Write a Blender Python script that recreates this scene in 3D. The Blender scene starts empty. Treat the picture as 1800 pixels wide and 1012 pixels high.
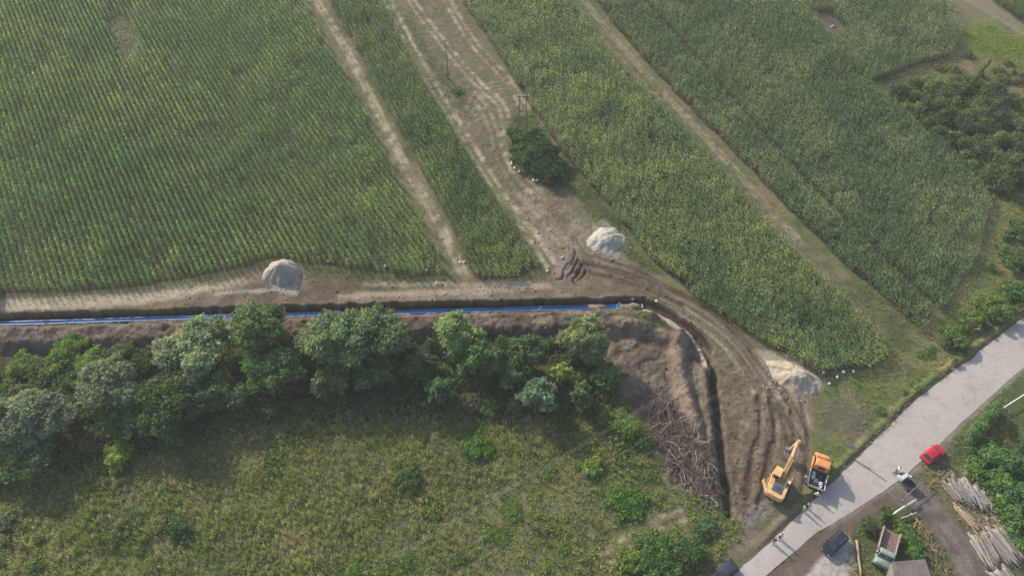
import bpy, bmesh, math, random
import numpy as np
from mathutils import Vector, Matrix
R = math.radians
rng = np.random.default_rng(7)
random.seed(7)
sc = bpy.context.scene
COL = sc.collection

# ------------------------------------------------------------------ camera
CH, PITCH, FPX = 105.0, R(53), 1285.0
cam = bpy.data.cameras.new('drone_camera')
cam.sensor_width = 36; cam.lens = 36 * FPX / 1800
cam.clip_start = 1; cam.clip_end = 9000
camo = bpy.data.objects.new('drone_camera', cam); COL.objects.link(camo)
camo.location = (0, 0, CH); camo.rotation_euler = (R(90) - PITCH, 0, 0)
sc.camera = camo
# ------------------------------------------------------------------ sky, sun, exposure
SUN_EL, SUN_AZ = R(29), R(42)           # azimuth counted from +Y towards -X
w = bpy.data.worlds.new('World'); sc.world = w; w.use_nodes = True
sky = w.node_tree.nodes.new('ShaderNodeTexSky'); sky.sky_type = 'NISHITA'
sky.sun_disc = False; sky.sun_elevation = SUN_EL; sky.sun_rotation = -SUN_AZ
sky.air_density = 1.0; sky.dust_density = 2.0
bg = w.node_tree.nodes['Background']; w.node_tree.links.new(sky.outputs[0], bg.inputs[0])
bg.inputs[1].default_value = 0.15
sl = bpy.data.lights.new('sun', 'SUN'); sl.energy = 3.6; sl.angle = R(0.9); sl.color = (1, .93, .82)
so = bpy.data.objects.new('sun', sl); COL.objects.link(so)
sdir = Vector((-math.sin(SUN_AZ) * math.cos(SUN_EL), math.cos(SUN_AZ) * math.cos(SUN_EL), math.sin(SUN_EL)))
so.rotation_euler = sdir.to_track_quat('Z', 'Y').to_euler(); so.location = (-60, 120, 140)
sc.view_settings.view_transform = 'Standard'; sc.view_settings.look = 'None'
sc.cycles.use_denoising = True; sc.cycles.denoising_prefilter = 'NONE'
sc.view_settings.gamma = 1; sc.view_settings.exposure = 0.47

# ------------------------------------------------------------------ photo pixel -> point of the ground
CT, ST = math.cos(PITCH), math.sin(PITCH)
def G(px, py, z=0.0):
    u, v = (px - 900) / FPX, (py - 506) / FPX
    t = (CH - z) / (ST + v * CT)
    return Vector((u * t, (CT - v * ST) * t, z))
def GA(pts, z=0.0): return np.array([G(p[0], p[1], z)[:2] for p in pts])
def scale_at(px, py): return FPX / (CH / (ST + (py - 506) / FPX * CT))

# ------------------------------------------------------------------ numpy noise and shapes
def vnoise(X, Y, s, seed=0):
    t = np.random.default_rng(seed).random((256, 256)).astype(np.float32)
    x, y = X / s, Y / s
    xi, yi = np.floor(x).astype(int), np.floor(y).astype(int)
    fx, fy = x - xi, y - yi
    fx = fx * fx * (3 - 2 * fx); fy = fy * fy * (3 - 2 * fy)
    a, b, c, d = xi & 255, (xi + 1) & 255, yi & 255, (yi + 1) & 255
    return (t[a, c] * (1 - fx) + t[b, c] * fx) * (1 - fy) + (t[a, d] * (1 - fx) + t[b, d] * fx) * fy
def fbm(X, Y, s, seed=0, o=3):
    r, amp, tot = 0, 1, 0
    for k in range(o):
        r = r + amp * vnoise(X, Y, s / 2 ** k, seed + k * 17); tot += amp; amp *= .5
    return r / tot
def sm(a, b, x):
    t = np.clip((x - a) / (b - a), 0, 1); return t * t * (3 - 2 * t)
def seg_dist(X, Y, P):
    """distance to a polyline, signed side (left of it is +) and running length"""
    best = np.full(X.shape, 1e9); side = np.zeros(X.shape); along = np.zeros(X.shape); L = 0
    for i in range(len(P) - 1):
        ax, ay = P[i]; bx, by = P[i + 1]; dx, dy = bx - ax, by - ay; l2 = dx * dx + dy * dy; l = math.sqrt(l2)
        t = np.clip(((X - ax) * dx + (Y - ay) * dy) / l2, 0, 1)
        d = np.hypot(X - ax - t * dx, Y - ay - t * dy)
        m = d < best
        best = np.where(m, d, best); side = np.where(m, np.sign(dx * (Y - ay) - dy * (X - ax)), side)
        along = np.where(m, L + t * l, along); L += l
    return best, side, along
def smooth_line(P, n=6):
    P = np.asarray(P, float); out = []
    Q = np.vstack([2 * P[0] - P[1], P, 2 * P[-1] - P[-2]])
    for i in range(1, len(Q) - 2):
        for k in range(n):
            t = k / n
            out.append(.5 * ((2 * Q[i]) + (-Q[i - 1] + Q[i + 1]) * t + (2 * Q[i - 1] - 5 * Q[i] + 4 * Q[i + 1] - Q[i + 2]) * t * t
                             + (-Q[i - 1] + 3 * Q[i] - 3 * Q[i + 1] + Q[i + 2]) * t ** 3))
    out.append(Q[-2]); return np.array(out)
def inside(X, Y, P):
    r = np.zeros(X.shape, bool); n = len(P)
    for i in range(n):
        x1, y1 = P[i]; x2, y2 = P[(i + 1) % n]
        if y1 == y2: continue
        c = ((y1 > Y) != (y2 > Y)) & (X < (x2 - x1) * (Y - y1) / (y2 - y1) + x1)
        r ^= c
    return r

# ------------------------------------------------------------------ the grid that carries heights and land cover
STEP = .25
gx = np.arange(-152, 152 + 1e-6, STEP); gy = np.arange(20, 190 + 1e-6, STEP)
NX, NY = len(gx), len(gy)
X, Y = np.meshgrid(gx, gy)
H = (fbm(X, Y, 22, 1) - .5) * .5 + (fbm(X, Y, 2.2, 5) - .5) * .16
C = np.zeros(X.shape + (3,), np.float32)
wob = (fbm(X, Y, 3.0, 40, 3) - .5) * 2          # -1..1, breaks up edges
wob2 = (fbm(X, Y, .9, 44, 2) - .5) * 2
def box_of(P, m):
    P = np.asarray(P); x0, x1 = np.searchsorted(gx, [P[:, 0].min() - m, P[:, 0].max() + m])
    y0, y1 = np.searchsorted(gy, [P[:, 1].min() - m, P[:, 1].max() + m])
    return slice(max(y0, 0), min(y1, NY)), slice(max(x0, 0), min(x1, NX))
def m_stroke(pts, width, soft=.6, rough=.5, world=False, smooth=True):
    P = np.asarray(pts) if world else GA(pts)
    if smooth and len(P) > 2: P = smooth_line(P)
    s = box_of(P, width + 3); m = np.zeros(X.shape, np.float32)
    d, _, _ = seg_dist(X[s], Y[s], P)
    d = d + wob[s] * rough + wob2[s] * rough * .5
    m[s] = 1 - sm(width / 2 - soft / 2, width / 2 + soft / 2, d); return m
def m_area(pts, soft=.8, rough=.8, world=False):
    P = np.asarray(pts) if world else GA(pts)
    s = box_of(P, 4); m = np.zeros(X.shape, np.float32)
    d, _, _ = seg_dist(X[s], Y[s], np.vstack([P, P[:1]]))
    d = np.where(inside(X[s], Y[s], P), -d, d) + wob[s] * rough + wob2[s] * rough * .4
    m[s] = 1 - sm(-soft / 2, soft / 2, d); return m
def paint(m, c, k=1.0):
    global C
    m = (m * k)[..., None]; C = C * (1 - m) + np.asarray(c, np.float32) * m
def mixn(seed, s, c1, c2, lo=.35, hi=.65, o=3):
    n = sm(lo, hi, fbm(X, Y, s, seed, o))[..., None]
    return np.asarray(c1, np.float32) * (1 - n) + np.asarray(c2, np.float32) * n

STRAW = (.52, .435, .295); DIRT = (.205, .158, .112); DIRTL = (.275, .22, .162); DARK = (.105, .075, .055); RED = (.215, .135, .092)
GRASS = (.066, .098, .030); OLIVE = (.135, .13, .058); SAND = (.44, .38, .29); BROWN = (.155, .118, .086); LIME = (.13, .175, .04)

# --- base: rank meadow everywhere
C[:] = mixn(60, 9, (.12, .135, .05), (.19, .17, .085))
paint(sm(.55, .75, fbm(X, Y, 6, 63)), GRASS, .7)
# --- crop soil
FA = [(-260, -75), (520, -75), (533, 0), (585, 95), (634, 185), (684, 285), (740, 390), (790, 486), (700, 486), (640, 478), (540, 464), (470, 456), (430, 470), (340, 488), (230, 506), (120, 514), (-30, 516), (-260, 520)]
FB = [(545, -75), (577, 0), (636, 105), (690, 205), (750, 315), (800, 410), (835, 493), (905, 492), (948, 472), (912, 405), (862, 330), (803, 235), (730, 118), (670, 0), (630, -75)]
FC = [(765, -75), (812, 0), (872, 90), (934, 190), (992, 275), (1062, 352), (1135, 445), (1222, 522), (1322, 590), (1432, 655), (1535, 645), (1552, 628), (1545, 592), (1475, 522), (1390, 440), (1280, 318), (1180, 210), (1080, 105), (1000, 0), (950, -75)]
FD = [(985, -75), (1045, 0), (1120, 92), (1228, 205), (1332, 312), (1440, 425), (1530, 505), (1618, 586), (1655, 540), (1705, 470), (1722, 420), (1737, 352), (1694, 292), (1605, 218), (1520, 152), (1600, 118), (1670, 98), (1690, 62), (1655, 0), (1600, -75)]
FE = [(1690, -75), (1745, 2), (1800, 42), (1900, 100), (1900, -75)]
fm = {}
for nm, P in (('A', FA), ('B', FB), ('C', FC), ('D', FD), ('E', FE)):
    fm[nm] = m_area(P, .5, .55)
    paint(fm[nm], (.062, .056, .034))
bare = m_area([(190, 40), (212, 28), (236, 45), (244, 70), (236, 108), (218, 110), (206, 80)], 1, 1.2)
paint(bare, mixn(61, 2, (.19, .19, .12), (.10, .115, .05)))
bare2 = m_area([(1425, 28), (1455, 22), (1488, 48), (1490, 58), (1460, 62), (1440, 48)], 1, 1)
paint(bare2, (.13, .095, .07))
dgap = m_stroke([(1085, -40), (1180, 62), (1330, 232), (1440, 350), (1545, 455), (1640, 548)], 1.3, .4, .2)
# --- the wide track between the fields
paint(m_area([(625, -75), (672, 0), (735, 118), (810, 240), (872, 335), (945, 430), (965, 475), (1060, 470), (1040, 395), (1010, 335), (950, 325), (900, 270), (890, 210), (925, 190), (872, 95), (805, 0), (770, -75)], .8, .7), mixn(64, 3, (.14, .135, .07), (.19, .155, .10)))
paint(m_area([(870, 340), (960, 330), (1035, 390), (1060, 430), (1150, 480), (1190, 520), (1130, 524), (1000, 520), (950, 490), (985, 470), (940, 430), (905, 380)], 1.5, 1.2), mixn(65, 4, DIRT, DIRTL))
def ruts(pts, gap, wd, c, k=.8, depth=.0, rough=.25, solid=0.0):
    P = smooth_line(GA(pts))
    T = np.gradient(P, axis=0); T /= np.linalg.norm(T, axis=1)[:, None]; N = np.stack([-T[:, 1], T[:, 0]], 1)
    for s in (-1, 1):
        m = m_stroke(P + N * gap / 2 * s, wd, wd * .9, rough, True, False)
        m = m * (solid + (1 - solid) * (.2 + .8 * sm(.32, .62, fbm(X, Y, 1.5, 66))))
        paint(m, c, k)
        if depth:
            global H
            H = H - m * depth * .7
ruts([(640, -60), (680, 0), (745, 125), (808, 228), (872, 330), (935, 415), (968, 465)], 1.7, .9, STRAW, .9)
ruts([(690, -60), (722, 0), (790, 90), (842, 150), (880, 185), (892, 235), (900, 290), (950, 345)], 1.6, .8, STRAW, .7)
ruts([(755, -60), (786, 0), (832, 75), (886, 135), (912, 172), (922, 192)], 1.7, .8, STRAW, .65)
ruts([(812, 232), (826, 190), (845, 162), (872, 148), (902, 158), (915, 185)], 1.6, .6, STRAW, .34)
ruts([(828, 165), (850, 190), (868, 230), (880, 275), (912, 330), (960, 385), (990, 430)], 1.7, .7, STRAW, .36)
ruts([(820, 215), (840, 205), (856, 170), (884, 160)], 1.4, .5, STRAW, .28)
for p in ([(880, 60), (905, 100), (925, 140)], [(700, 25), (735, 90), (770, 150)]): paint(m_stroke(p, .8, .7, .4), STRAW, .5)
weeds_mid = m_area([(712, 30), (745, 75), (800, 150), (820, 160), (812, 180), (780, 150), (735, 85)], 1, .8)
paint(weeds_mid, (.085, .10, .04), .85)
churn = m_area([(672, 0), (735, 118), (810, 240), (945, 430), (1060, 470), (1040, 395), (950, 325), (892, 270), (890, 210), (925, 190), (872, 95), (805, 0)], 1, .6)
paint(churn * sm(.5, .72, fbm(X, Y, 1.7, 98, 3)), (.15, .115, .08), .6); paint(churn * sm(.52, .7, fbm(X, Y, 2.4, 99, 3)), (.12, .14, .06), .5); H += churn * (vnoise(X, Y, .6, 93) - .5) * .12
# --- narrow field paths
paint(m_stroke([(520, -70), (552, 0), (612, 100), (660, 195), (712, 295), (770, 395), (815, 492)], 3.4, 1.4, 1.0), mixn(67, 2, (.15, .14, .075), (.24, .20, .125)))
ruts([(524, -70), (556, 0), (616, 100), (664, 195), (716, 295), (773, 395), (815, 480)], 1.0, .8, STRAW, .7)
paint(m_stroke([(965, -70), (1020, 0), (1100, 95), (1200, 205), (1300, 315), (1408, 432), (1500, 515), (1575, 590)], 3.7, 1.6, 1.0), mixn(68, 2, (.115, .12, .052), (.185, .16, .098)))
ruts([(972, -70), (1026, 0), (1102, 92), (1203, 202), (1303, 312), (1400, 420)], .9, .7, STRAW, .38)
paint(m_area([(1470, 510), (1530, 500), (1625, 590), (1590, 640), (1545, 640), (1550, 600)], 2, 1.2), mixn(69, 3, (.085, .10, .04), (.15, .135, .075)), .9)
# --- grass behind the white heap and the island
island = m_area([(893, 210), (940, 195), (990, 280), (1062, 360), (1100, 400), (1120, 440), (1160, 480), (1090, 450), (1040, 385), (1000, 330), (940, 325), (900, 290)], 1, .8)
paint(island, mixn(70, 3, (.065, .085, .03), (.10, .105, .045)))
# --- headland track along the pipe trench
paint(m_area([(-260, 520), (120, 516), (230, 508), (340, 490), (430, 472), (520, 478), (640, 482), (790, 494), (950, 490), (1010, 520), (1000, 535), (600, 548), (200, 562), (-260, 575)], 1, .6), mixn(71, 3, DIRT, DIRTL))
paint(m_stroke([(-200, 540), (0, 537), (150, 530), (250, 522), (330, 512), (420, 498)], 2.6, 1.6, .7), STRAW, .85)
paint(m_area([(300, 528), (420, 500), (460, 492), (540, 485), (700, 500), (690, 520), (600, 530), (420, 545), (330, 545)], 2, 1), mixn(72, 2.4, (.13, .095, .072), (.21, .16, .12)), .9)
paint(m_stroke([(600, 520), (700, 517), (800, 513), (900, 508), (960, 500)], 1.3, 1, .6), STRAW, .55)
paint(m_stroke([(640, 498), (740, 502), (850, 500), (930, 497)], .9, .8, .5), STRAW, .45)
paint(m_stroke([(380, 516), (460, 510), (520, 508)], .7, .5, .5), (.45, .42, .36), .6)
paint(m_stroke([(-200, 556), (0, 552), (200, 546), (330, 540)], 1.3, .8, .7), (.15, .15, .055), .8)
paint(m_stroke([(560, 541), (700, 536), (900, 531), (1010, 525)], 1.1, .7, .5), GRASS, .75)
paint(m_stroke([(560, 505), (660, 509), (780, 505)], .8, .7, .5), GRASS, .5)
paint(m_area([(530, 465), (620, 478), (780, 492), (640, 498), (540, 490)], 1.2, .6), (.115, .118, .05), .7)
paint(m_area([(-260, 520), (-30, 517), (120, 515), (230, 507), (340, 490), (430, 472), (466, 462), (466, 480), (340, 505), (200, 518), (-260, 530)], 1, .6), (.13, .125, .06), .55)
# --- dirt track curving down to the yard
paint(m_area([(1000, 460), (1090, 445), (1190, 512), (1262, 552), (1330, 600), (1400, 660), (1445, 690), (1425, 760), (1400, 880), (1300, 925), (1282, 905), (1262, 760), (1255, 660), (1225, 590), (1140, 530), (1030, 525)], 1, .6), mixn(73, 3.5, (.158, .122, .083), (.22, .175, .122)))
paint(m_area([(1258, 650), (1330, 640), (1400, 720), (1405, 860), (1300, 925), (1282, 905), (1266, 760)], 2, 1), mixn(74, 1.6, (.128, .096, .064), (.19, .146, .100)), .8)
paint(m_stroke([(1150, 527), (1200, 548), (1245, 582), (1290, 640), (1330, 700)], 1.6, 1, .6), (.145, .15, .08), .6)
ruts([(1010, 470), (1080, 480), (1160, 510), (1230, 545), (1290, 595), (1340, 660), (1380, 720), (1400, 790)], 2.0, .7, (.085, .064, .046), .9, .22, .25, .7)
ruts([(1030, 455), (1110, 480), (1190, 520), (1260, 560), (1320, 620), (1372, 690), (1412, 770)], 2.1, .6, (.09, .068, .05), .9, .2, .25, .7)
ruts([(1000, 420), (1040, 470), (1120, 500), (1180, 530)], 2.0, .6, (.12, .09, .066), .6, .08)
ruts([(1200, 545), (1275, 600), (1330, 680), (1360, 760)], 1.9, .55, (.36, .30, .22), .7, 0, .25, .6)
ruts([(1340, 640), (1385, 700), (1420, 760)], 2.2, .55, (.36, .30, .22), .65, 0, .25, .6)
ruts([(1325, 880), (1338, 800), (1350, 760), (1345, 700)], 2.2, .85, (.075, .056, .042), .9, .5, .3, .7)
ruts([(1395, 870), (1405, 810), (1408, 760), (1395, 700)], 2.0, .6, (.085, .064, .048), .85, .26, .25, .7)
paint(m_area([(1035, 395), (1060, 388), (1100, 420), (1085, 450), (1050, 440)], 1.2, .8), (.40, .37, .31), .6)
paint(m_area([(470, 495), (525, 490), (522, 520), (500, 515), (480, 512)], .7, .7), (.42, .39, .33), .75)
paint(m_area([(1320, 610), (1400, 625), (1440, 670), (1410, 692), (1370, 668)], 1.4, .7), SAND, .7)
paint(m_area([(1300, 905), (1340, 880), (1360, 905), (1310, 935)], 1, .7), (.20, .19, .175), .7)
# dozer scars by the junction
for k, (q, wd_) in enumerate((([(1012, 440), (1008, 458), (994, 478), (986, 492)], .4), ([(1013, 444), (1022, 462), (1032, 478)], .45), ([(1016, 456), (1006, 478), (998, 488)], .4), ([(1024, 466), (1018, 482), (1008, 492), (1014, 502)], .5), ([(1031, 474), (1026, 486), (1012, 496)], .45), ([(1000, 462), (992, 474), (990, 490)], .35), ([(1010, 470), (1003, 480), (985, 490), (978, 492)], .35), ([(1020, 472), (1013, 486)], .35))):
    m = m_stroke(q, wd_, .3, .15); H -= m * .28; paint(m, DARK, .42); m2 = m_stroke([(a + 3.5, b - 1) for a, b in q], wd_ * .7, .3, .2); H += m2 * .16
# --- verge towards the road
paint(m_area([(1446, 694), (1470, 672), (1540, 650), (1600, 610), (1660, 545), (1725, 440), (1760, 350), (1900, 300), (1900, 470), (1800, 556), (1610, 700), (1500, 810), (1450, 860), (1432, 835), (1440, 790), (1436, 740)], 2.2, 1.8), mixn(75, 3, (.12, .155, .052), (.21, .19, .085)))
paint(m_area([(1450, 710), (1490, 695), (1530, 715), (1540, 745), (1500, 775), (1450, 760)], 3, 1.5), mixn(76, 1.5, (.125, .105, .085), (.18, .15, .105)), .8)
ruts([(1560, 645), (1610, 600), (1655, 545), (1700, 480), (1738, 420), (1765, 350)], 1.5, .5, (.20, .165, .10), .6)
paint(m_area([(1380, 890), (1440, 870), (1360, 945), (1270, 1012), (1250, 1000), (1310, 935)], 1, .6), mixn(77, 2, (.13, .125, .06), (.20, .165, .11)))
paint(m_area([(1690, 60), (1720, 30), (1900, 110), (1900, 170), (1760, 115), (1700, 90)], 2, 1), LIME, .9)
paint(m_area([(1640, -60), (1690, 0), (1760, 40), (1850, 95), (1850, 80), (1740, 0), (1690, -60)], 1, .5), (.24, .21, .14), .8)
paint(m_area([(1690, 95), (1800, 110), (1860, 200), (1780, 170), (1700, 130)], 3, 2), (.20, .165, .10), .6)
paint(m_area([(1530, 155), (1680, 105), (1700, 130), (1600, 170), (1540, 180)], 1.5, 1), (.16, .15, .07), .8)
# --- south-east quarter: lawn, lane to the log yard, shoulder of the road
paint(m_area([(1800, 640), (1900, 560), (1900, 1100), (1480, 1100), (1480, 930), (1590, 835)], .8, .5), mixn(78, 3, (.075, .10, .035), (.125, .125, .055)))
paint(m_area([(1760, 690), (1900, 580), (1900, 800), (1800, 760)], 1, .5), mixn(79, 5, (.088, .115, .038), (.115, .135, .05)), .9)
paint(m_area([(1545, 850), (1592, 828), (1640, 870), (1700, 940), (1760, 1030), (1790, 1100), (1700, 1100), (1690, 1010), (1640, 925), (1600, 885), (1540, 880)], 1.2, .6), mixn(80, 2.5, (.145, .118, .098), (.20, .17, .145)))
paint(m_area([(1650, 825), (1700, 815), (1760, 890), (1800, 960), (1800, 1040), (1740, 1020), (1700, 940), (1670, 880)], 1.5, 1), mixn(88, 1, (.085, .066, .05), (.17, .135, .10)), .85)
ruts([(1570, 850), (1620, 885), (1680, 950), (1730, 1030)], 2.0, .7, (.10, .08, .066), .55, .08)
paint(m_area([(1640, 770), (1700, 720), (1660, 860), (1720, 900), (1800, 1000), (1760, 1030), (1700, 940), (1640, 870), (1595, 835)], 2, 1), mixn(81, 1.8, (.14, .125, .07), (.20, .16, .10)), .7)
paint(m_area([(1500, 880), (1480, 900), (1425, 955), (1330, 1060), (1470, 1070), (1500, 990), (1490, 925), (1560, 885)], .8, .4), mixn(82, 2, (.44, .395, .345), (.54, .485, .43)))
paint(m_area([(1550, 860), (1490, 900), (1430, 937), (1380, 978), (1330, 1022), (1372, 1060), (1424, 1004), (1464, 962), (1512, 926), (1575, 880)], .8, .5), (.15, .108, .084), .95)
# --- spoil bank and lower ground south of the trench
TR1 = smooth_line(GA([(-420, 590), (-40, 563), (0, 562), (410, 549), (620, 544), (780, 540), (1000, 534), (1130, 531)]))
TR2 = smooth_line(GA([(1118, 532), (1150, 541), (1190, 565), (1226, 590), (1240, 612)]))
TR3 = smooth_line(GA([(1226, 590), (1244, 625), (1254, 665), (1261, 720), (1267, 780), (1274, 840), (1281, 900)]))
paint(m_area([(-260, 575), (0, 572), (600, 552), (1130, 538), (1240, 600), (1260, 700), (1270, 890), (1200, 860), (1150, 760), (1090, 690), (1060, 620), (900, 610), (600, 625), (200, 625), (-260, 650)], 1.2, .9), mixn(83, 2, (.118, .088, .066), (.20, .155, .115)))
paint(m_area([(1180, 600), (1205, 605), (1225, 720), (1235, 780), (1200, 730), (1175, 660)], 1.5, .7), (.285, .205, .145), .7)
paint(m_area([(1050, 548), (1135, 545), (1180, 580), (1130, 575)], 1, .8), GRASS, .7)
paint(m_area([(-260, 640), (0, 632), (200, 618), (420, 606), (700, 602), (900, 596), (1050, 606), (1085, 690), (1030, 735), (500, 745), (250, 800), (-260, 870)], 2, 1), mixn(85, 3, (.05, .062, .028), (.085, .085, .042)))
paint(m_area([(1110, 685), (1160, 685), (1205, 735), (1242, 800), (1266, 870), (1258, 895), (1205, 865), (1160, 820), (1140, 760)], 1.5, 1), mixn(86, 1, (.085, .062, .05), (.14, .105, .085)))
paint(m_area([(1545, 185), (1600, 155), (1700, 150), (1760, 170), (1900, 200), (1900, 300), (1800, 335), (1745, 335), (1700, 300), (1620, 225)], 2, 1), mixn(87, 2, (.05, .065, .03), (.085, .09, .045)))
s1 = box_of(TR1, 14)
d, sd, al = seg_dist(X[s1], Y[s1], TR1); south = d * np.where(sd < 0, 1, -1)     # + to the camera side
end = 1 - sm(0, 1, seg_dist(X[s1], Y[s1], TR1[-1:].repeat(2, 0) + np.array([[0, 0], [4, 0]]))[0] * 0)
Hs = H[s1]
lump = fbm(X[s1], Y[s1], 2.6, 31) * 1.1 + fbm(X[s1], Y[s1], .8, 33) * .35
endfade = sm(0, 4, TR1[-1, 0] - X[s1] + 3.5)
berm = sm(1.7, 3.2, south) * (1 - sm(5.2, 7.6, south)) * (1.15 + lump * .7) * (1 - sm(-3, 3, X[s1] - (TR1[-1, 0] - 6)) * .45)
cut = (1 - sm(1.0, 1.25, np.abs(south) + (vnoise(X[s1], Y[s1], 1.6, 35) - .5) * .5 + (vnoise(X[s1], Y[s1], .6, 39) - .5) * .35)) * 1.55 * (X[s1] < TR1[-1, 0] + .6)
Hs = Hs * (1 - sm(1.4, .9, np.abs(south)) * .9) - cut + berm * endfade
Hs = Hs - sm(6.5, 9, south) * (1 - sm(12, 15, south)) * .3 * 0
H[s1] = Hs
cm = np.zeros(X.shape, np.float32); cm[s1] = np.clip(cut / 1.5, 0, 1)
for P, wd, dp in ((TR2, 1.15, 1.1), (TR3, .48, 1.4)):
    s = box_of(P, 4); d, sd, al = seg_dist(X[s], Y[s], P)
    c = (1 - sm(wd, wd + .28, d + (vnoise(X[s], Y[s], .8, 36) - .5) * .25)) * dp
    H[s] = np.minimum(H[s], H[s] * (1 - np.clip(c / dp, 0, 1)) - c); cm[s] = np.maximum(cm[s], np.clip(c / dp, 0, 1))
paint(sm(.2, .8, cm), mixn(84, 1, (.05, .037, .029), (.085, .062, .048)))  # cut soil, painted darker to put the trench shade into its colour
# bedding sand on the outer floor of the bend
bs = m_stroke([(1135, 545), (1164, 556), (1190, 571), (1215, 591), (1232, 616), (1244, 648)], 1.25, .3, .25)
paint(bs, (.46, .39, .29), .95); H += bs * .62
# spoil ridges west of the narrow trench
for pts, wd, hg in (([(1196, 590), (1190, 640), (1206, 700), (1226, 770), (1240, 830)], 2.1, 1.5), ([(1236, 650), (1243, 720), (1250, 790), (1258, 850)], .9, .65), ([(1100, 575), (1150, 590), (1190, 600)], 2.4, 1.2)):
    P = smooth_line(GA(pts)); s = box_of(P, 6); d, sd, al = seg_dist(X[s], Y[s], P)
    H[s] += (1 - sm(.1, wd, d)) * hg * (.7 + .6 * fbm(X[s], Y[s], 1.5, 38)) * (1 - .95 * np.clip(cm[s] * 3, 0, 1))
yard = m_area([(1060, 560), (1220, 590), (1300, 640), (1400, 700), (1400, 890), (1290, 930), (1180, 850), (1090, 690)], 1, .5)
H += yard * ((fbm(X, Y, 1.1, 90, 3) - .5) * .24 + (vnoise(X, Y, .5, 95) - .5) * .15) * (1 - np.clip(cm * 2, 0, 1))
paint(yard * sm(.55, .8, fbm(X, Y, .8, 91, 2)), (.27, .215, .16), .45)
paint(yard * sm(.6, .85, fbm(X, Y, .7, 94, 2)), (.08, .06, .045), .5)
bankm = m_area([(-260, 577), (0, 574), (600, 554), (1130, 540), (1240, 600), (1260, 700), (1268, 880), (1200, 860), (1150, 760), (1090, 690), (1060, 615), (900, 605), (600, 618), (0, 632), (-260, 650)], 1, .5)
H += bankm * ((fbm(X, Y, 1.3, 96, 3) - .5) * .5 + (vnoise(X, Y, .5, 97) - .5) * .22) * (1 - np.clip(cm * 2, 0, 1))
# --- meadow tracks
ruts([(1060, 985), (1100, 955), (1150, 922), (1200, 905)], 1.7, .7, (.42, .36, .23), .9, .05)
ruts([(700, 742), (780, 732), (860, 730), (930, 742)], 1.4, .4, (.07, .07, .03), .5, .12)
# --- road bed is flat
RL = [(1900, 468), (1800, 556), (1700, 634), (1610, 703), (1550, 762), (1500, 812), (1440, 870), (1370, 937), (1300, 1000), (1240, 1060)]
RR = [(1900, 575), (1800, 646), (1720, 716), (1640, 790), (1590, 836), (1550, 864), (1490, 903), (1432, 939), (1385, 978), (1340, 1018), (1300, 1060)]
PL, PR = smooth_line(GA(RL)), smooth_line(GA(RR))
rd = m_area(np.vstack([PL, PR[::-1]]), 2.5, 0, True); rdw = m_area(np.vstack([PL, PR[::-1]]), .5, 0, True)
H = H * (1 - rd) - rd * .03
vb = m_stroke(PL + np.r_[[[-.75, .62]]], .9, .8, .15, True, False) * sm(-8, -3, PL[-1, 0] * 0 + X - G(1395, 910).x); H += vb * .32 * (1 - rdw)
dl = m_stroke(PL, 1.0, .5, .15, True, False); paint(dl, (.16, .125, .095), .8)
dr = m_stroke(PR[:40], 1.0, .8, .25, True, False); paint(dr, (.27, .235, .19), .8)
flat = m_area([(1500, 880), (1430, 960), (1380, 1060), (1460, 1060), (1500, 990), (1560, 885)], 2, 0); H = H * (1 - flat)
# darker, lighter mottling of the soil itself
C *= (.70 + .28 * fbm(X, Y, 1.1, 92, 2))[..., None]
C = np.clip(C, .015, .8)

def samp(A, x, y):
    fx = np.clip((np.asarray(x) - gx[0]) / STEP, 0, NX - 1.001); fy = np.clip((np.asarray(y) - gy[0]) / STEP, 0, NY - 1.001)
    i, j = fx.astype(int), fy.astype(int); a, b = fx - i, fy - j
    if A.ndim == 3: a, b = a[..., None], b[..., None]
    return (A[j, i] * (1 - a) + A[j, i + 1] * a) * (1 - b) + (A[j + 1, i] * (1 - a) + A[j + 1, i + 1] * a) * b
def hz(x, y): return float(samp(H, np.array([x]), np.array([y]))[0])
def on(px, py, dz=0.0):
    p = G(px, py); return Vector((p.x, p.y, hz(p.x, p.y) + dz))

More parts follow.
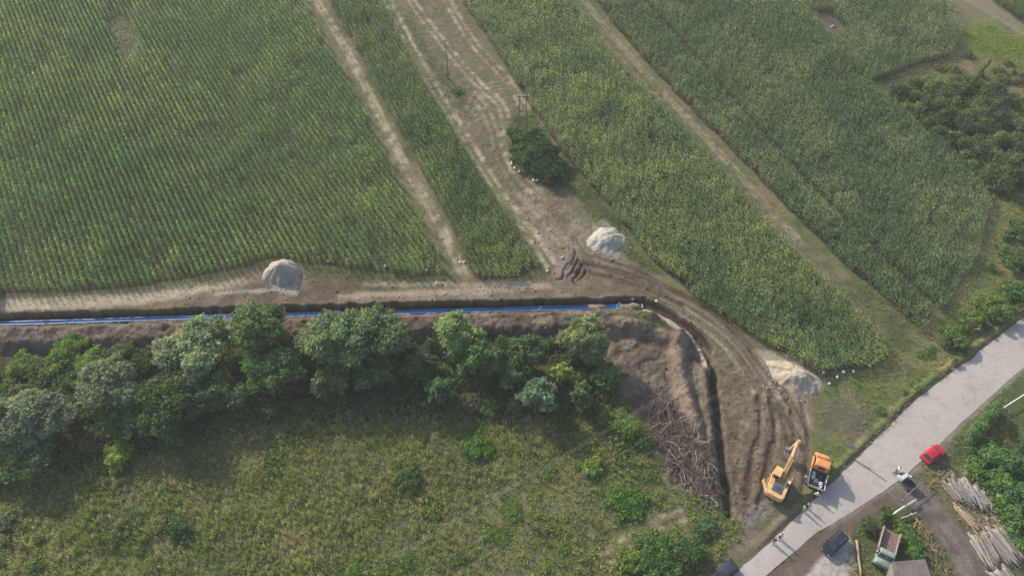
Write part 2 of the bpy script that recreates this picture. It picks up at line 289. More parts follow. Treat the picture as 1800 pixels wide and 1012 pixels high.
# ------------------------------------------------------------------ materials
MATS = {}
def nodes_of(name):
    m = bpy.data.materials.new(name); m.use_nodes = True; nt = m.node_tree
    return m, nt, nt.nodes['Principled BSDF']
def mat(name, col, rough=.6, metal=0.0, var=.15, scale=3.0, bump=.0, spec=.4, dirt=0.0):
    """a paint / metal / wood surface with a little uneven tone and grime"""
    if name in MATS: return MATS[name]
    m, nt, b = nodes_of(name); L = nt.links.new; N = nt.nodes.new
    tc = N('ShaderNodeTexCoord'); nz = N('ShaderNodeTexNoise'); nz.inputs['Scale'].default_value = scale; nz.inputs['Detail'].default_value = 5
    L(tc.outputs['Object'], nz.inputs['Vector'])
    mr = N('ShaderNodeMapRange'); mr.inputs[1].default_value = .3; mr.inputs[2].default_value = .7; mr.inputs[3].default_value = 1 - var; mr.inputs[4].default_value = 1 + var
    L(nz.outputs[0], mr.inputs[0])
    mx = N('ShaderNodeMix'); mx.data_type = 'RGBA'; mx.blend_type = 'MULTIPLY'; mx.inputs[0].default_value = 1; mx.inputs[6].default_value = (*col, 1)
    L(mr.outputs[0], mx.inputs[7]); out = mx.outputs[2]
    if dirt:
        n2 = N('ShaderNodeTexNoise'); n2.inputs['Scale'].default_value = scale * .6; n2.inputs['Detail'].default_value = 6; L(tc.outputs['Object'], n2.inputs['Vector'])
        m2 = N('ShaderNodeMapRange'); m2.inputs[1].default_value = .45; m2.inputs[2].default_value = .7; m2.inputs[3].default_value = 0; m2.inputs[4].default_value = dirt; L(n2.outputs[0], m2.inputs[0])
        x2 = N('ShaderNodeMix'); x2.data_type = 'RGBA'; L(m2.outputs[0], x2.inputs[0]); L(out, x2.inputs[6]); x2.inputs[7].default_value = (.17, .13, .095, 1); out = x2.outputs[2]
    L(out, b.inputs['Base Color'])
    b.inputs['Roughness'].default_value = rough; b.inputs['Metallic'].default_value = metal; b.inputs['Specular IOR Level'].default_value = spec
    if bump:
        bp = N('ShaderNodeBump'); bp.inputs['Strength'].default_value = bump; bp.inputs['Distance'].default_value = .05; L(nz.outputs[0], bp.inputs['Height']); L(bp.outputs[0], b.inputs['Normal'])
    MATS[name] = m; return m
def ground_mat():
    m, nt, b = nodes_of('ground_cover'); L = nt.links.new; N = nt.nodes.new
    at = N('ShaderNodeAttribute'); at.attribute_name = 'col'; tc = N('ShaderNodeTexCoord')
    n1 = N('ShaderNodeTexNoise'); n1.inputs['Scale'].default_value = 2.2; n1.inputs['Detail'].default_value = 8; n1.inputs['Roughness'].default_value = .7; L(tc.outputs['Object'], n1.inputs['Vector'])
    mr = N('ShaderNodeMapRange'); mr.inputs[1].default_value = .3; mr.inputs[2].default_value = .7; mr.inputs[3].default_value = .62; mr.inputs[4].default_value = 1.38; L(n1.outputs[0], mr.inputs[0])
    mx = N('ShaderNodeMix'); mx.data_type = 'RGBA'; mx.blend_type = 'MULTIPLY'; mx.inputs[0].default_value = 1; L(at.outputs['Color'], mx.inputs[6]); L(mr.outputs[0], mx.inputs[7])
    L(mx.outputs[2], b.inputs['Base Color']); b.inputs['Roughness'].default_value = .95; b.inputs['Specular IOR Level'].default_value = .15
    bp = N('ShaderNodeBump'); bp.inputs['Strength'].default_value = .6; bp.inputs['Distance'].default_value = .12; L(n1.outputs[0], bp.inputs['Height']); L(bp.outputs[0], b.inputs['Normal'])
    return m
def leaf_mat(name, trans=.35, rough=.55, spec=.3, gain=1.7):
    m, nt, b = nodes_of(name); L = nt.links.new; N = nt.nodes.new
    at = N('ShaderNodeAttribute'); at.attribute_name = 'col'
    gn = N('ShaderNodeMix'); gn.data_type = 'RGBA'; gn.blend_type = 'MULTIPLY'; gn.inputs[0].default_value = 1      # a leaf reflects AND lets through: the mix below halves each
    L(at.outputs['Color'], gn.inputs[6]); gn.inputs[7].default_value = (gain * 1.02, gain, gain * 1.04, 1)
    L(gn.outputs[2], b.inputs['Base Color']); b.inputs['Roughness'].default_value = rough; b.inputs['Specular IOR Level'].default_value = spec
    tr = N('ShaderNodeBsdfTranslucent'); hs = N('ShaderNodeMix'); hs.data_type = 'RGBA'; hs.blend_type = 'MULTIPLY'; hs.inputs[0].default_value = 1
    L(gn.outputs[2], hs.inputs[6]); hs.inputs[7].default_value = (1.15, 1.14, .72, 1); L(hs.outputs[2], tr.inputs[0])
    ms = N('ShaderNodeMixShader'); ms.inputs[0].default_value = trans; L(b.outputs[0], ms.inputs[1]); L(tr.outputs[0], ms.inputs[2])
    L(ms.outputs[0], nt.nodes['Material Output'].inputs[0]); return m
LEAF = leaf_mat('leaf', .42, .6, .3); CORNLEAF = leaf_mat('maize_leaf', .45, .5, .35, 1.95); BLADE = leaf_mat('grass_blade', .4, .7, .2)
def stone_mat(name, col, sc_=6):
    return mat(name, col, .95, 0, .25, sc_, .5, .15)
def attr_mat(name, rough=.9):
    m, nt, b = nodes_of(name); at = nt.nodes.new('ShaderNodeAttribute'); at.attribute_name = 'col'
    nt.links.new(at.outputs['Color'], b.inputs['Base Color']); b.inputs['Roughness'].default_value = rough; b.inputs['Specular IOR Level'].default_value = .2; return m
SOIL = attr_mat('soil_clod')
def road_mat():
    m, nt, b = nodes_of('worn_concrete_road'); L = nt.links.new; N = nt.nodes.new; tc = N('ShaderNodeTexCoord')
    def noise(sc_, det, lo, hi, a, c):
        n = N('ShaderNodeTexNoise'); n.inputs['Scale'].default_value = sc_; n.inputs['Detail'].default_value = det; L(tc.outputs['Object'], n.inputs['Vector'])
        r = N('ShaderNodeMapRange'); r.inputs[1].default_value = lo; r.inputs[2].default_value = hi; r.inputs[3].default_value = a; r.inputs[4].default_value = c; L(n.outputs[0], r.inputs[0]); return r.outputs[0]
    def mix(f, a, c, mode='MIX'):
        x = N('ShaderNodeMix'); x.data_type = 'RGBA'; x.blend_type = mode
        if isinstance(f, float): x.inputs[0].default_value = f
        else: L(f, x.inputs[0])
        for k, v in ((6, a), (7, c)):
            if isinstance(v, tuple): x.inputs[k].default_value = (*v, 1)
            else: L(v, x.inputs[k])
        return x.outputs[2]
    c = mix(noise(.09, 4, .35, .65, 0, 1), (.45, .402, .352), (.405, .365, .322))
    c = mix(noise(.5, 6, .52, .72, 0, .55), c, (.30, .265, .23))
    c = mix(noise(1.6, 8, .58, .75, 0, .5), c, (.22, .19, .165))
    v = N('ShaderNodeTexVoronoi'); v.feature = 'DISTANCE_TO_EDGE'; v.inputs['Scale'].default_value = .22
    wv = N('ShaderNodeTexNoise'); wv.inputs['Scale'].default_value = 1.2; L(tc.outputs['Object'], wv.inputs['Vector']); ad = N('ShaderNodeVectorMath'); ad.operation = 'MULTIPLY_ADD'; ad.inputs[1].default_value = (1.5, 1.5, 0); L(wv.outputs['Color'], ad.inputs[0]); L(tc.outputs['Object'], ad.inputs[2]); L(ad.outputs[0], v.inputs['Vector'])
    cr = N('ShaderNodeMapRange'); cr.inputs[1].default_value = .0; cr.inputs[2].default_value = .02; cr.inputs[3].default_value = .16; cr.inputs[4].default_value = 0; L(v.outputs['Distance'], cr.inputs[0])
    c = mix(cr.outputs[0], c, (.16, .145, .13))
    c = mix(1.0, c, noise(6, 6, .3, .7, .9, 1.1), 'MULTIPLY')
    L(c, b.inputs['Base Color']); b.inputs['Roughness'].default_value = .92; b.inputs['Specular IOR Level'].default_value = .2; return m
ROAD = road_mat()
ORANGE = mat('faded_orange_paint', (.74, .44, .18), .6, 0, .16, 2, 0, .35, .45); DEEPOR = mat('truck_orange_paint', (.78, .30, .10), .55, 0, .14, 2, 0, .35, .4)
GLASS = mat('dark_window_glass', (.03, .035, .04), .08, 0, .1, 2, 0, .6); RUBBER = mat('black_rubber', (.025, .025, .025), .85)
STEEL = mat('grey_steel', (.26, .26, .27), .5, .6, .2, 4, 0, .5, .3); DGREY = mat('dark_grey_metal', (.06, .065, .07), .6, .2); BLUEG = mat('blue_grey_cover', (.10, .15, .19), .5, .2, .2, 3)
REDP = mat('red_car_paint', (.52, .02, .04), .3, 0, .05, 2, 0, .5); BLACKP = mat('black_car_paint', (.022, .028, .036), .25, 0, .1, 2, 0, .5); NAVYP = mat('navy_car_paint', (.035, .04, .075), .25, 0, .1, 2, 0, .5)
GREENP = mat('pale_green_truck_paint', (.27, .36, .29), .55, 0, .12, 2, 0, .4, .25); WHITEP = mat('white_paint', (.75, .74, .71), .5, 0, .08, 4, 0, .4, .15)
RUST = mat('rusty_brown_bed', (.21, .145, .115), .85, 0, .3, 3, .2, .3, .4); PIPE = mat('blue_pipe_plastic', (.022, .13, .35), .4, 0, .12, .6, 0, .5, .12); PIPEJ = mat('pale_blue_joint', (.10, .24, .42), .45)
WOODG = mat('grey_weathered_wood', (.255, .225, .195), .9, 0, .3, 7, .3, .2); WOODT = mat('tan_peeled_wood', (.40, .295, .18), .85, 0, .25, 7, .3, .2); WOODD = mat('dark_creosoted_wood', (.10, .085, .07), .9, 0, .25, 4)
BARK = mat('tree_bark', (.13, .10, .075), .95, 0, .3, 6, .4, .1); CONC = mat('pale_concrete', (.52, .50, .46), .85, 0, .12, 3, .1, .2)
CHROME = mat('headlamp_lens', (.6, .6, .6), .15, .3); REDL = mat('tail_lamp_red', (.4, .02, .02), .3)

# ------------------------------------------------------------------ object helpers
def tag(o, label=None, cat=None, group=None, kind=None):
    if label: o['label'] = label
    if cat: o['category'] = cat
    if group: o['group'] = group
    if kind: o['kind'] = kind
    return o
def link(name, me, parent=None):
    o = bpy.data.objects.new(name, me); COL.objects.link(o)
    if parent is not None: o.parent = parent
    return o
def thing(name, label, cat, loc=(0, 0, 0), rz=0.0, group=None):
    o = bpy.data.objects.new(name, None); COL.objects.link(o); o.location = loc; o.rotation_euler = (0, 0, rz)
    o.empty_display_size = .3
    return tag(o, label, cat, group)
def np_mesh(name, V, F, col=None, material=None, parent=None, smooth=False):
    """V (n,3), F (m,k) as ONE mesh"""
    V = np.ascontiguousarray(V, np.float32); F = np.ascontiguousarray(F, np.int32); k = F.shape[1]
    me = bpy.data.meshes.new(name); me.vertices.add(len(V)); me.vertices.foreach_set('co', V.ravel())
    me.loops.add(F.size); me.loops.foreach_set('vertex_index', F.ravel())
    me.polygons.add(len(F)); me.polygons.foreach_set('loop_start', np.arange(0, F.size, k, dtype=np.int32))
    try: me.polygons.foreach_set('loop_total', np.full(len(F), k, np.int32))
    except Exception: pass
    me.polygons.foreach_set('use_smooth', np.full(len(F), smooth, bool))
    if col is not None:
        a = me.attributes.new('col', 'FLOAT_COLOR', 'POINT'); c4 = np.ones((len(V), 4), np.float32); c4[:, :3] = col; a.data.foreach_set('color', c4.ravel())
    me.update(calc_edges=True)
    if material: me.materials.append(material)
    return link(name, me, parent)
class MB:
    def __init__(s): s.v = []; s.f = []
    def add(s, vs, fs):
        o = len(s.v); s.v += [tuple(v) for v in vs]; s.f += [tuple(i + o for i in f) for f in fs]; return s
    def box(s, x0, x1, y0, y1, z0, z1, M=None, taper=0):
        t = taper
        vs = [Vector(p) for p in ((x0, y0, z0), (x1, y0, z0), (x1, y1, z0), (x0, y1, z0), (x0 + t, y0 + t, z1), (x1 - t, y0 + t, z1), (x1 - t, y1 - t, z1), (x0 + t, y1 - t, z1))]
        if M is not None: vs = [M @ v for v in vs]
        return s.add(vs, ((3, 2, 1, 0), (4, 5, 6, 7), (0, 1, 5, 4), (1, 2, 6, 5), (2, 3, 7, 6), (3, 0, 4, 7)))
    def beam(s, a, b, w, h, w2=None, h2=None):
        a, b = Vector(a), Vector(b); d = (b - a).normalized(); up = Vector((0, 0, 1)) if abs(d.z) < .95 else Vector((1, 0, 0))
        sd = d.cross(up).normalized(); u = sd.cross(d); w2 = w2 or w; h2 = h2 or h; vs = []
        for p, ww, hh in ((a, w, h), (b, w2, h2)):
            vs += [p - sd * ww / 2 - u * hh / 2, p + sd * ww / 2 - u * hh / 2, p + sd * ww / 2 + u * hh / 2, p - sd * ww / 2 + u * hh / 2]
        return s.add(vs, ((0, 1, 2, 3), (7, 6, 5, 4), (0, 4, 5, 1), (1, 5, 6, 2), (2, 6, 7, 3), (3, 7, 4, 0)))
    def tube(s, pts, rad, n=8, cap=True):
        pts = [Vector(p) for p in pts]; rad = rad if hasattr(rad, '__len__') else [rad] * len(pts); vs = []; fs = []
        for i, p in enumerate(pts):
            d = (pts[min(i + 1, len(pts) - 1)] - pts[max(i - 1, 0)]).normalized(); up = Vector((0, 0, 1)) if abs(d.z) < .9 else Vector((1, 0, 0))
            a = d.cross(up).normalized(); b = a.cross(d)
            vs += [p + (a * math.cos(2 * math.pi * k / n) + b * math.sin(2 * math.pi * k / n)) * rad[i] for k in range(n)]
        for i in range(len(pts) - 1):
            for k in range(n): fs.append((i * n + k, i * n + (k + 1) % n, (i + 1) * n + (k + 1) % n, (i + 1) * n + k))
        if cap: fs.append(tuple(reversed(range(n)))); fs.append(tuple(range((len(pts) - 1) * n, len(pts) * n)))
        return s.add(vs, fs)
    def loft(s, secs, cap=True):
        n = len(secs[0]); vs = [p for q in secs for p in q]; fs = []
        for i in range(len(secs) - 1):
            for k in range(n): fs.append((i * n + k, i * n + (k + 1) % n, (i + 1) * n + (k + 1) % n, (i + 1) * n + k))
        if cap: fs.append(tuple(reversed(range(n)))); fs.append(tuple(range((len(secs) - 1) * n, len(secs) * n)))
        return s.add(vs, fs)
    def prism(s, poly, y0, y1):
        """polygon in x,z pulled along y"""
        return s.loft([[(x, y0, z) for x, z in poly], [(x, y1, z) for x, z in poly]])
    def quad(s, a, b, c, d): return s.add((a, b, c, d), ((0, 1, 2, 3),))
    def plate(s, a, b, c, d, t=.012):
        a, b, c, d = map(Vector, (a, b, c, d)); n = (b - a).cross(d - a).normalized() * t
        return s.loft([[a, b, c, d], [a + n, b + n, c + n, d + n]])
    def build(s, name, m, parent=None, bevel=0.0, smooth=False, loc=None):
        me = bpy.data.meshes.new(name); bm = bmesh.new()
        vs = [bm.verts.new(v) for v in s.v]
        for f in s.f:
            try: bm.faces.new([vs[i] for i in f])
            except ValueError: pass
        bmesh.ops.recalc_face_normals(bm, faces=bm.faces)
        if bevel:
            es = [e for e in bm.edges if len(e.link_faces) == 2 and e.calc_face_angle(0) > .6]
            bmesh.ops.bevel(bm, geom=es, offset=bevel, segments=2, affect='EDGES', profile=.6, clamp_overlap=True)
        for f in bm.faces: f.smooth = smooth
        bm.to_mesh(me); bm.free(); me.materials.append(m); o = link(name, me, parent)
        if loc is not None: o.location = loc
        return o
def dup(root, loc, rz=0.0, label=None, scale=1.0):
    r = root.copy(); COL.objects.link(r); r.location = loc; r.rotation_euler = (root.rotation_euler.x, root.rotation_euler.y, rz); r.scale = (scale,) * 3
    if label: r['label'] = label
    for ch in list(root.children):
        c = ch.copy(); COL.objects.link(c); c.parent = r
        for g in list(ch.children):
            q = g.copy(); COL.objects.link(q); q.parent = c
    return r

# ================================================================== GROUND AND ROAD
def stretched(g, far):
    lo = g[0] - np.geomspace(2, far, 14)[::-1]; hi = g[-1] + np.geomspace(2, far, 14); return np.concatenate([lo, g, hi])
sx, sy = stretched(gx, 2600), stretched(gy, 2600)
SX, SY = np.meshgrid(sx, sy)
SZ = np.pad(H, 14, mode='edge'); SC = np.pad(C, ((14, 14), (14, 14), (0, 0)), mode='edge')
nx, ny = len(sx), len(sy)
ii = (np.arange(ny - 1)[:, None] * nx + np.arange(nx - 1)[None]).ravel()
g = np_mesh('ground', np.stack([SX.ravel(), SY.ravel(), SZ.ravel()], 1), np.stack([ii, ii + 1, ii + nx + 1, ii + nx], 1), SC.reshape(-1, 3), ground_mat(), None, True)
tag(g, 'open ground of fields, bare soil and grass seen from the air', 'ground', None, 'structure')
# road: a slab with slightly broken edges
n = min(len(PL), len(PR)); secs = []
def resample(P, k):
    s = np.r_[0, np.cumsum(np.hypot(*np.diff(P, axis=0).T))]; t = np.linspace(0, s[-1], k); return np.stack([np.interp(t, s, P[:, 0]), np.interp(t, s, P[:, 1])], 1)
A_, B_ = resample(PL, 220), resample(PR, 220)
D_ = (B_ - A_) / np.linalg.norm(B_ - A_, axis=1)[:, None]
ea = (fbm(np.arange(220) * 1.0, np.zeros(220), 3, 101) - .5) * .55; eb = (fbm(np.arange(220) * 1.0, np.zeros(220), 3, 102) - .5) * .6
A_ = A_ + D_ * ea[:, None] * .5; B_ = B_ + D_ * eb[:, None] * .5
V = []; 
for t, z in ((0, -.1), (0, .045), (.25, .075), (.5, .09), (.75, .075), (1, .045), (1, -.1)):
    P = A_ * (1 - t) + B_ * t; V.append(np.c_[P, np.full(220, z)])
V = np.stack(V, 1).reshape(-1, 3); i = (np.arange(219)[:, None] * 7 + np.arange(6)[None]).ravel()
road = np_mesh('road', V, np.stack([i, i + 1, i + 8, i + 7], 1)[:, ::-1], None, ROAD)
tag(road, 'pale grey worn concrete country road', 'road', None, 'structure')
a, b = G(1497, 804), G(1558, 846)
MB().beam((a.x, a.y, .092), (b.x, b.y, .082), .16, .02).build('road_joint', mat('dark_tar_joint', (.10, .09, .085), .9), None)['kind'] = 'structure'

# ================================================================== CROPS
def strip_leaf(L_, w_, rise, droop, az, z0, r0=.03):
    """one arching leaf: 3 cross-sections, 2 quads"""
    ca, sa = math.cos(az), math.sin(az); out = []
    for t, ww in ((0, .55), (.5, 1.0), (1, .22)):
        r = r0 + L_ * t * (1 - .25 * t); z = z0 + rise * t - droop * t * t
        for s in (-1, 1): out.append((ca * r - sa * w_ * ww / 2 * s, sa * r + ca * w_ * ww / 2 * s, z + .02 * s))
    return out, [(0, 1, 3, 2), (2, 3, 5, 4)]
def template(fn, k):
    Vs, Fs, Ts = [], None, []
    for _ in range(k):
        V, F, T = [], [], []
        for (v, f), tint in fn():
            o = len(V); V += v; F += [[i + o for i in q] for q in f]; T += [tint] * len(v)
        Vs.append(V); Fs = F; Ts.append(T)
    return np.array(Vs, np.float32), np.array(Fs, np.int32), np.array(Ts, np.float32)
def scatter(name, tpl, P, rot, scl, tint, material, lab, cat, kind='stuff'):
    Vt, Ft, Tt = tpl; n = len(P); k = rng.integers(0, len(Vt), n); V = Vt[k] * (scl[:, None, None] if scl.ndim == 1 else scl[:, None, :])
    c, s = np.cos(rot)[:, None], np.sin(rot)[:, None]
    V = np.stack([V[..., 0] * c - V[..., 1] * s, V[..., 0] * s + V[..., 1] * c, V[..., 2]], -1) + P[:, None, :]
    nv = Vt.shape[1]; F = (Ft[None] + (np.arange(n) * nv)[:, None, None]).reshape(-1, Ft.shape[1])
    col = (tint[:, None, :] * Tt[k]).reshape(-1, 3)
    o = np_mesh(name, V.reshape(-1, 3), F, np.clip(col, .01, .8), material)
    return tag(o, lab, cat, None, kind)
def maize():
    z = .45; base = random.random() * 6
    for i in range(8):
        hgt = .55 + i * .21
        yield strip_leaf(random.uniform(.6, .95), random.uniform(.10, .15), random.uniform(.35, .6), random.uniform(.35, .85), base + i * 2.6 + random.uniform(-.5, .5), hgt), (random.uniform(.8, 1.2),) * 3
    for i in range(2):
        yield strip_leaf(.22, .07, .42, .1, base + i * 3 + random.random(), 2.05), (1.9, 1.65, 1.6)
MAIZE = template(maize, 14)
def grid_mask_at(m, x, y): return samp(m, x, y)
def field(name, mask, direction, sp, dx, jit, hgt, tintfn, lab, clump=.9, spread=1.0):
    d = np.array(direction) / np.linalg.norm(direction); nrm = np.array([-d[1], d[0]])
    u = np.arange(-330, 330, sp); v = np.arange(-200, 330, dx)
    U, W = np.meshgrid(u, v); U = U.ravel(); W = W.ravel()
    U = U + rng.normal(0, jit, U.shape); W = W + rng.uniform(-dx / 2, dx / 2, W.shape)
    x = nrm[0] * U + d[0] * W; y = nrm[1] * U + d[1] * W
    ok = (x > gx[0]) & (x < gx[-1]) & (y > gy[0]) & (y < 182) & (np.abs(x) < 62 + y * .62)
    x, y = x[ok], y[ok]
    q = samp(mask, x, y); thin = fbm(x, y, 5, 120, 2)
    ok = (q > .5) & (rng.random(len(x)) < np.where(thin < .32, .55, .97)); x, y = x[ok], y[ok]
    P = np.c_[x, y, samp(H, x, y)]; n = len(x)
    cl = vnoise(x, y, clump, 122) ; cl2 = vnoise(x, y, clump * 2.6, 123)
    s = hgt * (.80 + .3 * fbm(x, y, 7, 121, 2)) * rng.uniform(.82, 1.12, n) * (.86 + .26 * cl)
    t = tintfn(x, y) * (rng.uniform(.70, 1.36, n) * (.74 + .34 * cl + .22 * cl2))[:, None]
    yel = rng.random(n) < .03; t[yel] *= np.array([1.4, 1.2, .9])
    return scatter(name, MAIZE, P, rng.uniform(0, 6.28, n), np.stack([s * spread, s * spread, s], 1), t, CORNLEAF, lab, 'maize crop')
def pal(n, c1, c2): n = n[:, None]; return np.array(c1) * (1 - n) + np.array(c2) * n
dirA = G(810, 490) - G(548, 0); dirA = Vector((-1330, 2135, 0))
mA = fm['A'] * (1 - bare)
field('maize_crop', mA, dirA[:2], 1.02, .27, .075, 1.0, lambda x, y: pal(sm(.35, .7, fbm(x, y, 14, 130)), (.078, .146, .046), (.124, .178, .054)), 'large field of green maize in straight rows left of the first straw path', .9, .74)
field('maize_crop', fm['B'], (G(548, 0) - G(810, 490))[:2], .95, .28, .12, 1.0, lambda x, y: pal(sm(.35, .7, fbm(x, y, 9, 131)), (.052, .105, .032), (.092, .130, .036)), 'narrow strip of dark green maize between the two straw tracks', .9, .88)
dC = (G(1015, 0) - G(1480, 520))[:2]
field('maize_crop', fm['C'], dC, .85, .28, .2, .98, lambda x, y: pal(np.clip(sm(.35, .68, fbm(x, y, 9, 132)) + sm(110, 165, y) * .45, 0, 1), (.062, .108, .038), (.112, .148, .050)), 'yellowish maize field running from the top down to the beige sand heap')
field('maize_crop', fm['D'] * (1 - dgap) * (1 - bare2), dC, .82, .28, .2, .98, lambda x, y: pal(sm(.35, .7, fbm(x, y, 9, 133)), (.062, .100, .044), (.100, .132, .055)), 'dull bluish green maize field beside the dark bramble thicket on the right')
field('maize_crop', fm['E'], dC, .85, .28, .2, .9, lambda x, y: pal(fbm(x, y, 9, 134), (.05, .088, .034), (.08, .11, .04)), 'small corner of dark maize at the top right beyond the pale track')

# ================================================================== GRASS, WEEDS AND CLODS
def tuft():
    b = random.random() * 6
    for i in range(7):
        yield strip_leaf(random.uniform(.18, .5), random.uniform(.05, .10), random.uniform(.2, .75), random.uniform(0, .45), b + i * .9 + random.uniform(-.3, .3), 0, .04), (random.uniform(.75, 1.25),) * 3
def weed():
    b = random.random() * 6
    for i in range(9):
        yield strip_leaf(random.uniform(.14, .34), random.uniform(.09, .18), random.uniform(.0, .3), random.uniform(0, .25), b + i * 2.4, .08 + i * .09, .02), (random.uniform(.75, 1.25),) * 3
def drystalk():
    b = random.random() * 6
    for i in range(6):
        yield strip_leaf(random.uniform(.15, .5), random.uniform(.035, .07), random.uniform(.5, 1.1), random.uniform(0, .3), b + i * 1.1, 0, .05), (random.uniform(.7, 1.3),) * 3
TUFT, WEED, DRY = template(tuft, 12), template(weed, 12), template(drystalk, 12)
def throw(mask, per_m2, seed):
    """random points where the mask is set"""
    n = int((gx[-1] - gx[0]) * (gy[-1] - gy[0]) * per_m2)
    x = rng.uniform(gx[0], gx[-1], n); y = rng.uniform(gy[0], 180, n)
    ok = (np.abs(x) < 62 + y * .62); x, y = x[ok], y[ok]
    ok = rng.random(len(x)) < samp(mask, x, y); return x[ok], y[ok]
meadow = m_area([(-320, 660), (0, 640), (200, 640), (500, 660), (900, 640), (1050, 660), (1090, 700), (1150, 780), (1190, 860), (1265, 890), (1310, 920), (1260, 1000), (1230, 1120), (-320, 1120)], 1.5, 1) * (1 - rdw)
for q in ([(1068, 992), (1108, 961), (1156, 928), (1206, 910)], [(1052, 978), (1092, 949), (1144, 916), (1194, 899)]): meadow = meadow * (1 - m_stroke(q, 1.0, .5, .2))
verge = m_area([(1440, 695), (1540, 652), (1640, 575), (1725, 445), (1760, 350), (1700, 130), (1720, 40), (1900, 110), (1900, 470), (1800, 552), (1610, 696), (1500, 805), (1450, 855), (1440, 790), (1448, 740)], 2.5, 2.2) * (1 - rdw) * (1 - .75 * m_area([(1455, 712), (1490, 698), (1530, 715), (1538, 742), (1500, 770), (1455, 758)], 3, 2))
seq = m_area([(1800, 655), (1900, 580), (1900, 1100), (1480, 1100), (1490, 930), (1560, 890), (1600, 900), (1660, 970), (1690, 1060), (1790, 1060), (1700, 930), (1600, 840), (1650, 790)], .8, .5) * (1 - rdw)
lane = m_area([(1545, 850), (1592, 828), (1640, 870), (1700, 940), (1760, 1030), (1790, 1100), (1700, 1100), (1690, 1010), (1640, 925), (1600, 885), (1540, 880)], 1, .4)
lawn = m_area([(1760, 690), (1900, 580), (1900, 800), (1800, 760)], 1, .4)
carm = np.zeros_like(H)
for q_, r_ in (((1640, 803), 2.6), ((1650, 812), 2.2), ((1464, 957), 2.8), ((1434, 838), 2.6), ((1440, 815), 2.2), ((1552, 965), 3.0), ((1271, 1009), 2.6), ((1590, 850), 2.2)):
    c_ = G(*q_); carm = np.maximum(carm, 1 - sm(r_ * .7, r_, np.hypot(X - c_.x, Y - c_.y)))
verge = verge * (1 - carm); seq = seq * (1 - carm)
corner = m_area([(1530, 155), (1680, 105), (1710, 130), (1600, 172), (1540, 182)], 2, 1.5) + m_area([(1470, 510), (1530, 500), (1625, 590), (1590, 640), (1545, 640), (1550, 600)], 3, 2)
strawm = np.clip(m_area([(625, -75), (672, 0), (735, 118), (810, 240), (872, 335), (945, 430), (1030, 440), (1040, 395), (1010, 335), (950, 325), (900, 270), (890, 210), (925, 190), (872, 95), (805, 0), (770, -75)], .8, .7) + m_stroke([(520, -70), (552, 0), (612, 100), (660, 195), (712, 295), (770, 395), (815, 492)], 3.6, 1, .5) + m_stroke([(965, -70), (1020, 0), (1100, 95), (1200, 205), (1300, 315), (1408, 432), (1500, 515), (1575, 590)], 4.6, 1.2, .6), 0, 1)
sunny = 1 - m_area([(-300, 560), (1090, 560), (1080, 690), (1020, 725), (850, 720), (700, 712), (520, 728), (380, 758), (200, 800), (-300, 870)], 3, 2)
mtint = lambda x, y: pal(sm(.38, .62, fbm(x, y, 7, 140)), (.155, .20, .056), (.235, .235, .09)) * (1 - sm(.6, .72, fbm(x, y, 5, 141)))[:, None] + np.array((.16, .225, .05)) * sm(.6, .72, fbm(x, y, 5, 141))[:, None]
def cover(name, tpl, mask, dens, size, tintfn, lab, cat):
    x, y = throw(mask, dens, 0); n = len(x); P = np.c_[x, y, samp(H, x, y) - .02]
    s = size * rng.uniform(.55, 1.35, n) * (.7 + .6 * fbm(x, y, 4, 150, 2))
    return scatter(name, tpl, P, rng.uniform(0, 6.28, n), s, np.clip(tintfn(x, y) * rng.uniform(.75, 1.25, n)[:, None], .01, .6), BLADE, lab, cat)
cover('meadow_grass', TUFT, meadow, 4.2, 1.15, mtint, 'rank mixed grass of the overgrown meadow below the trees', 'grass')
cover('meadow_weeds', WEED, meadow * sm(.46, .62, fbm(X, Y, 6, 142)), 1.1, 1.15, lambda x, y: pal(fbm(x, y, 3, 143), (.085, .135, .03), (.14, .18, .045)), 'leafy green weeds growing among the meadow grass', 'weeds')
cover('dry_stalks', DRY, meadow * sunny * sm(.34, .62, fbm(X, Y, 8, 144)), 3.4, 1.0, lambda x, y: pal(fbm(x, y, 2, 145), (.20, .21, .09), (.36, .34, .19)), 'brown dry weed stalks standing in the overgrown meadow', 'dry weeds')
cover('verge_grass', TUFT, np.clip(verge + seq * (1 - lane) * (1 - lawn) + island * .8 + corner * .8, 0, 1), 4.0, .75, lambda x, y: pal(sm(.35, .65, fbm(x, y, 4, 146)), (.135, .195, .05), (.25, .24, .10)), 'rough green and yellow grass on the verges beside the road', 'grass')
cover('track_grass', TUFT, strawm * sm(.35, .62, fbm(X, Y, 2.5, 147)), 4.0, .46, lambda x, y: pal(fbm(x, y, 2, 148), (.13, .16, .065), (.33, .30, .19)), 'thin dry grass between the wheel ruts of the field tracks', 'grass')
cover('track_weeds', WEED, m_area([(705, 10), (745, 70), (800, 145), (822, 160), (828, 215), (805, 205), (770, 150), (728, 85)], 1.5, 1.5) * sm(.3, .55, fbm(X, Y, 2, 153)), 3.0, .75, lambda x, y: pal(fbm(x, y, 2, 154), (.085, .13, .045), (.14, .175, .07)), 'green weeds growing between the ruts of the wide track', 'weeds')
hw = np.clip(m_stroke([(-200, 558), (0, 553), (200, 547), (330, 541)], 1.2, .6, .6) + m_stroke([(560, 541), (700, 536), (900, 531), (1010, 525)], .9, .5, .5) + m_area([(1050, 548), (1135, 545), (1180, 580), (1130, 575)], 1, .8) + m_area([(530, 465), (620, 478), (780, 492), (640, 498), (540, 490)], 1.2, .6) + m_stroke([(1150, 527), (1200, 548), (1245, 582), (1290, 640)], 1.2, .8, .6) * .6, 0, 1)
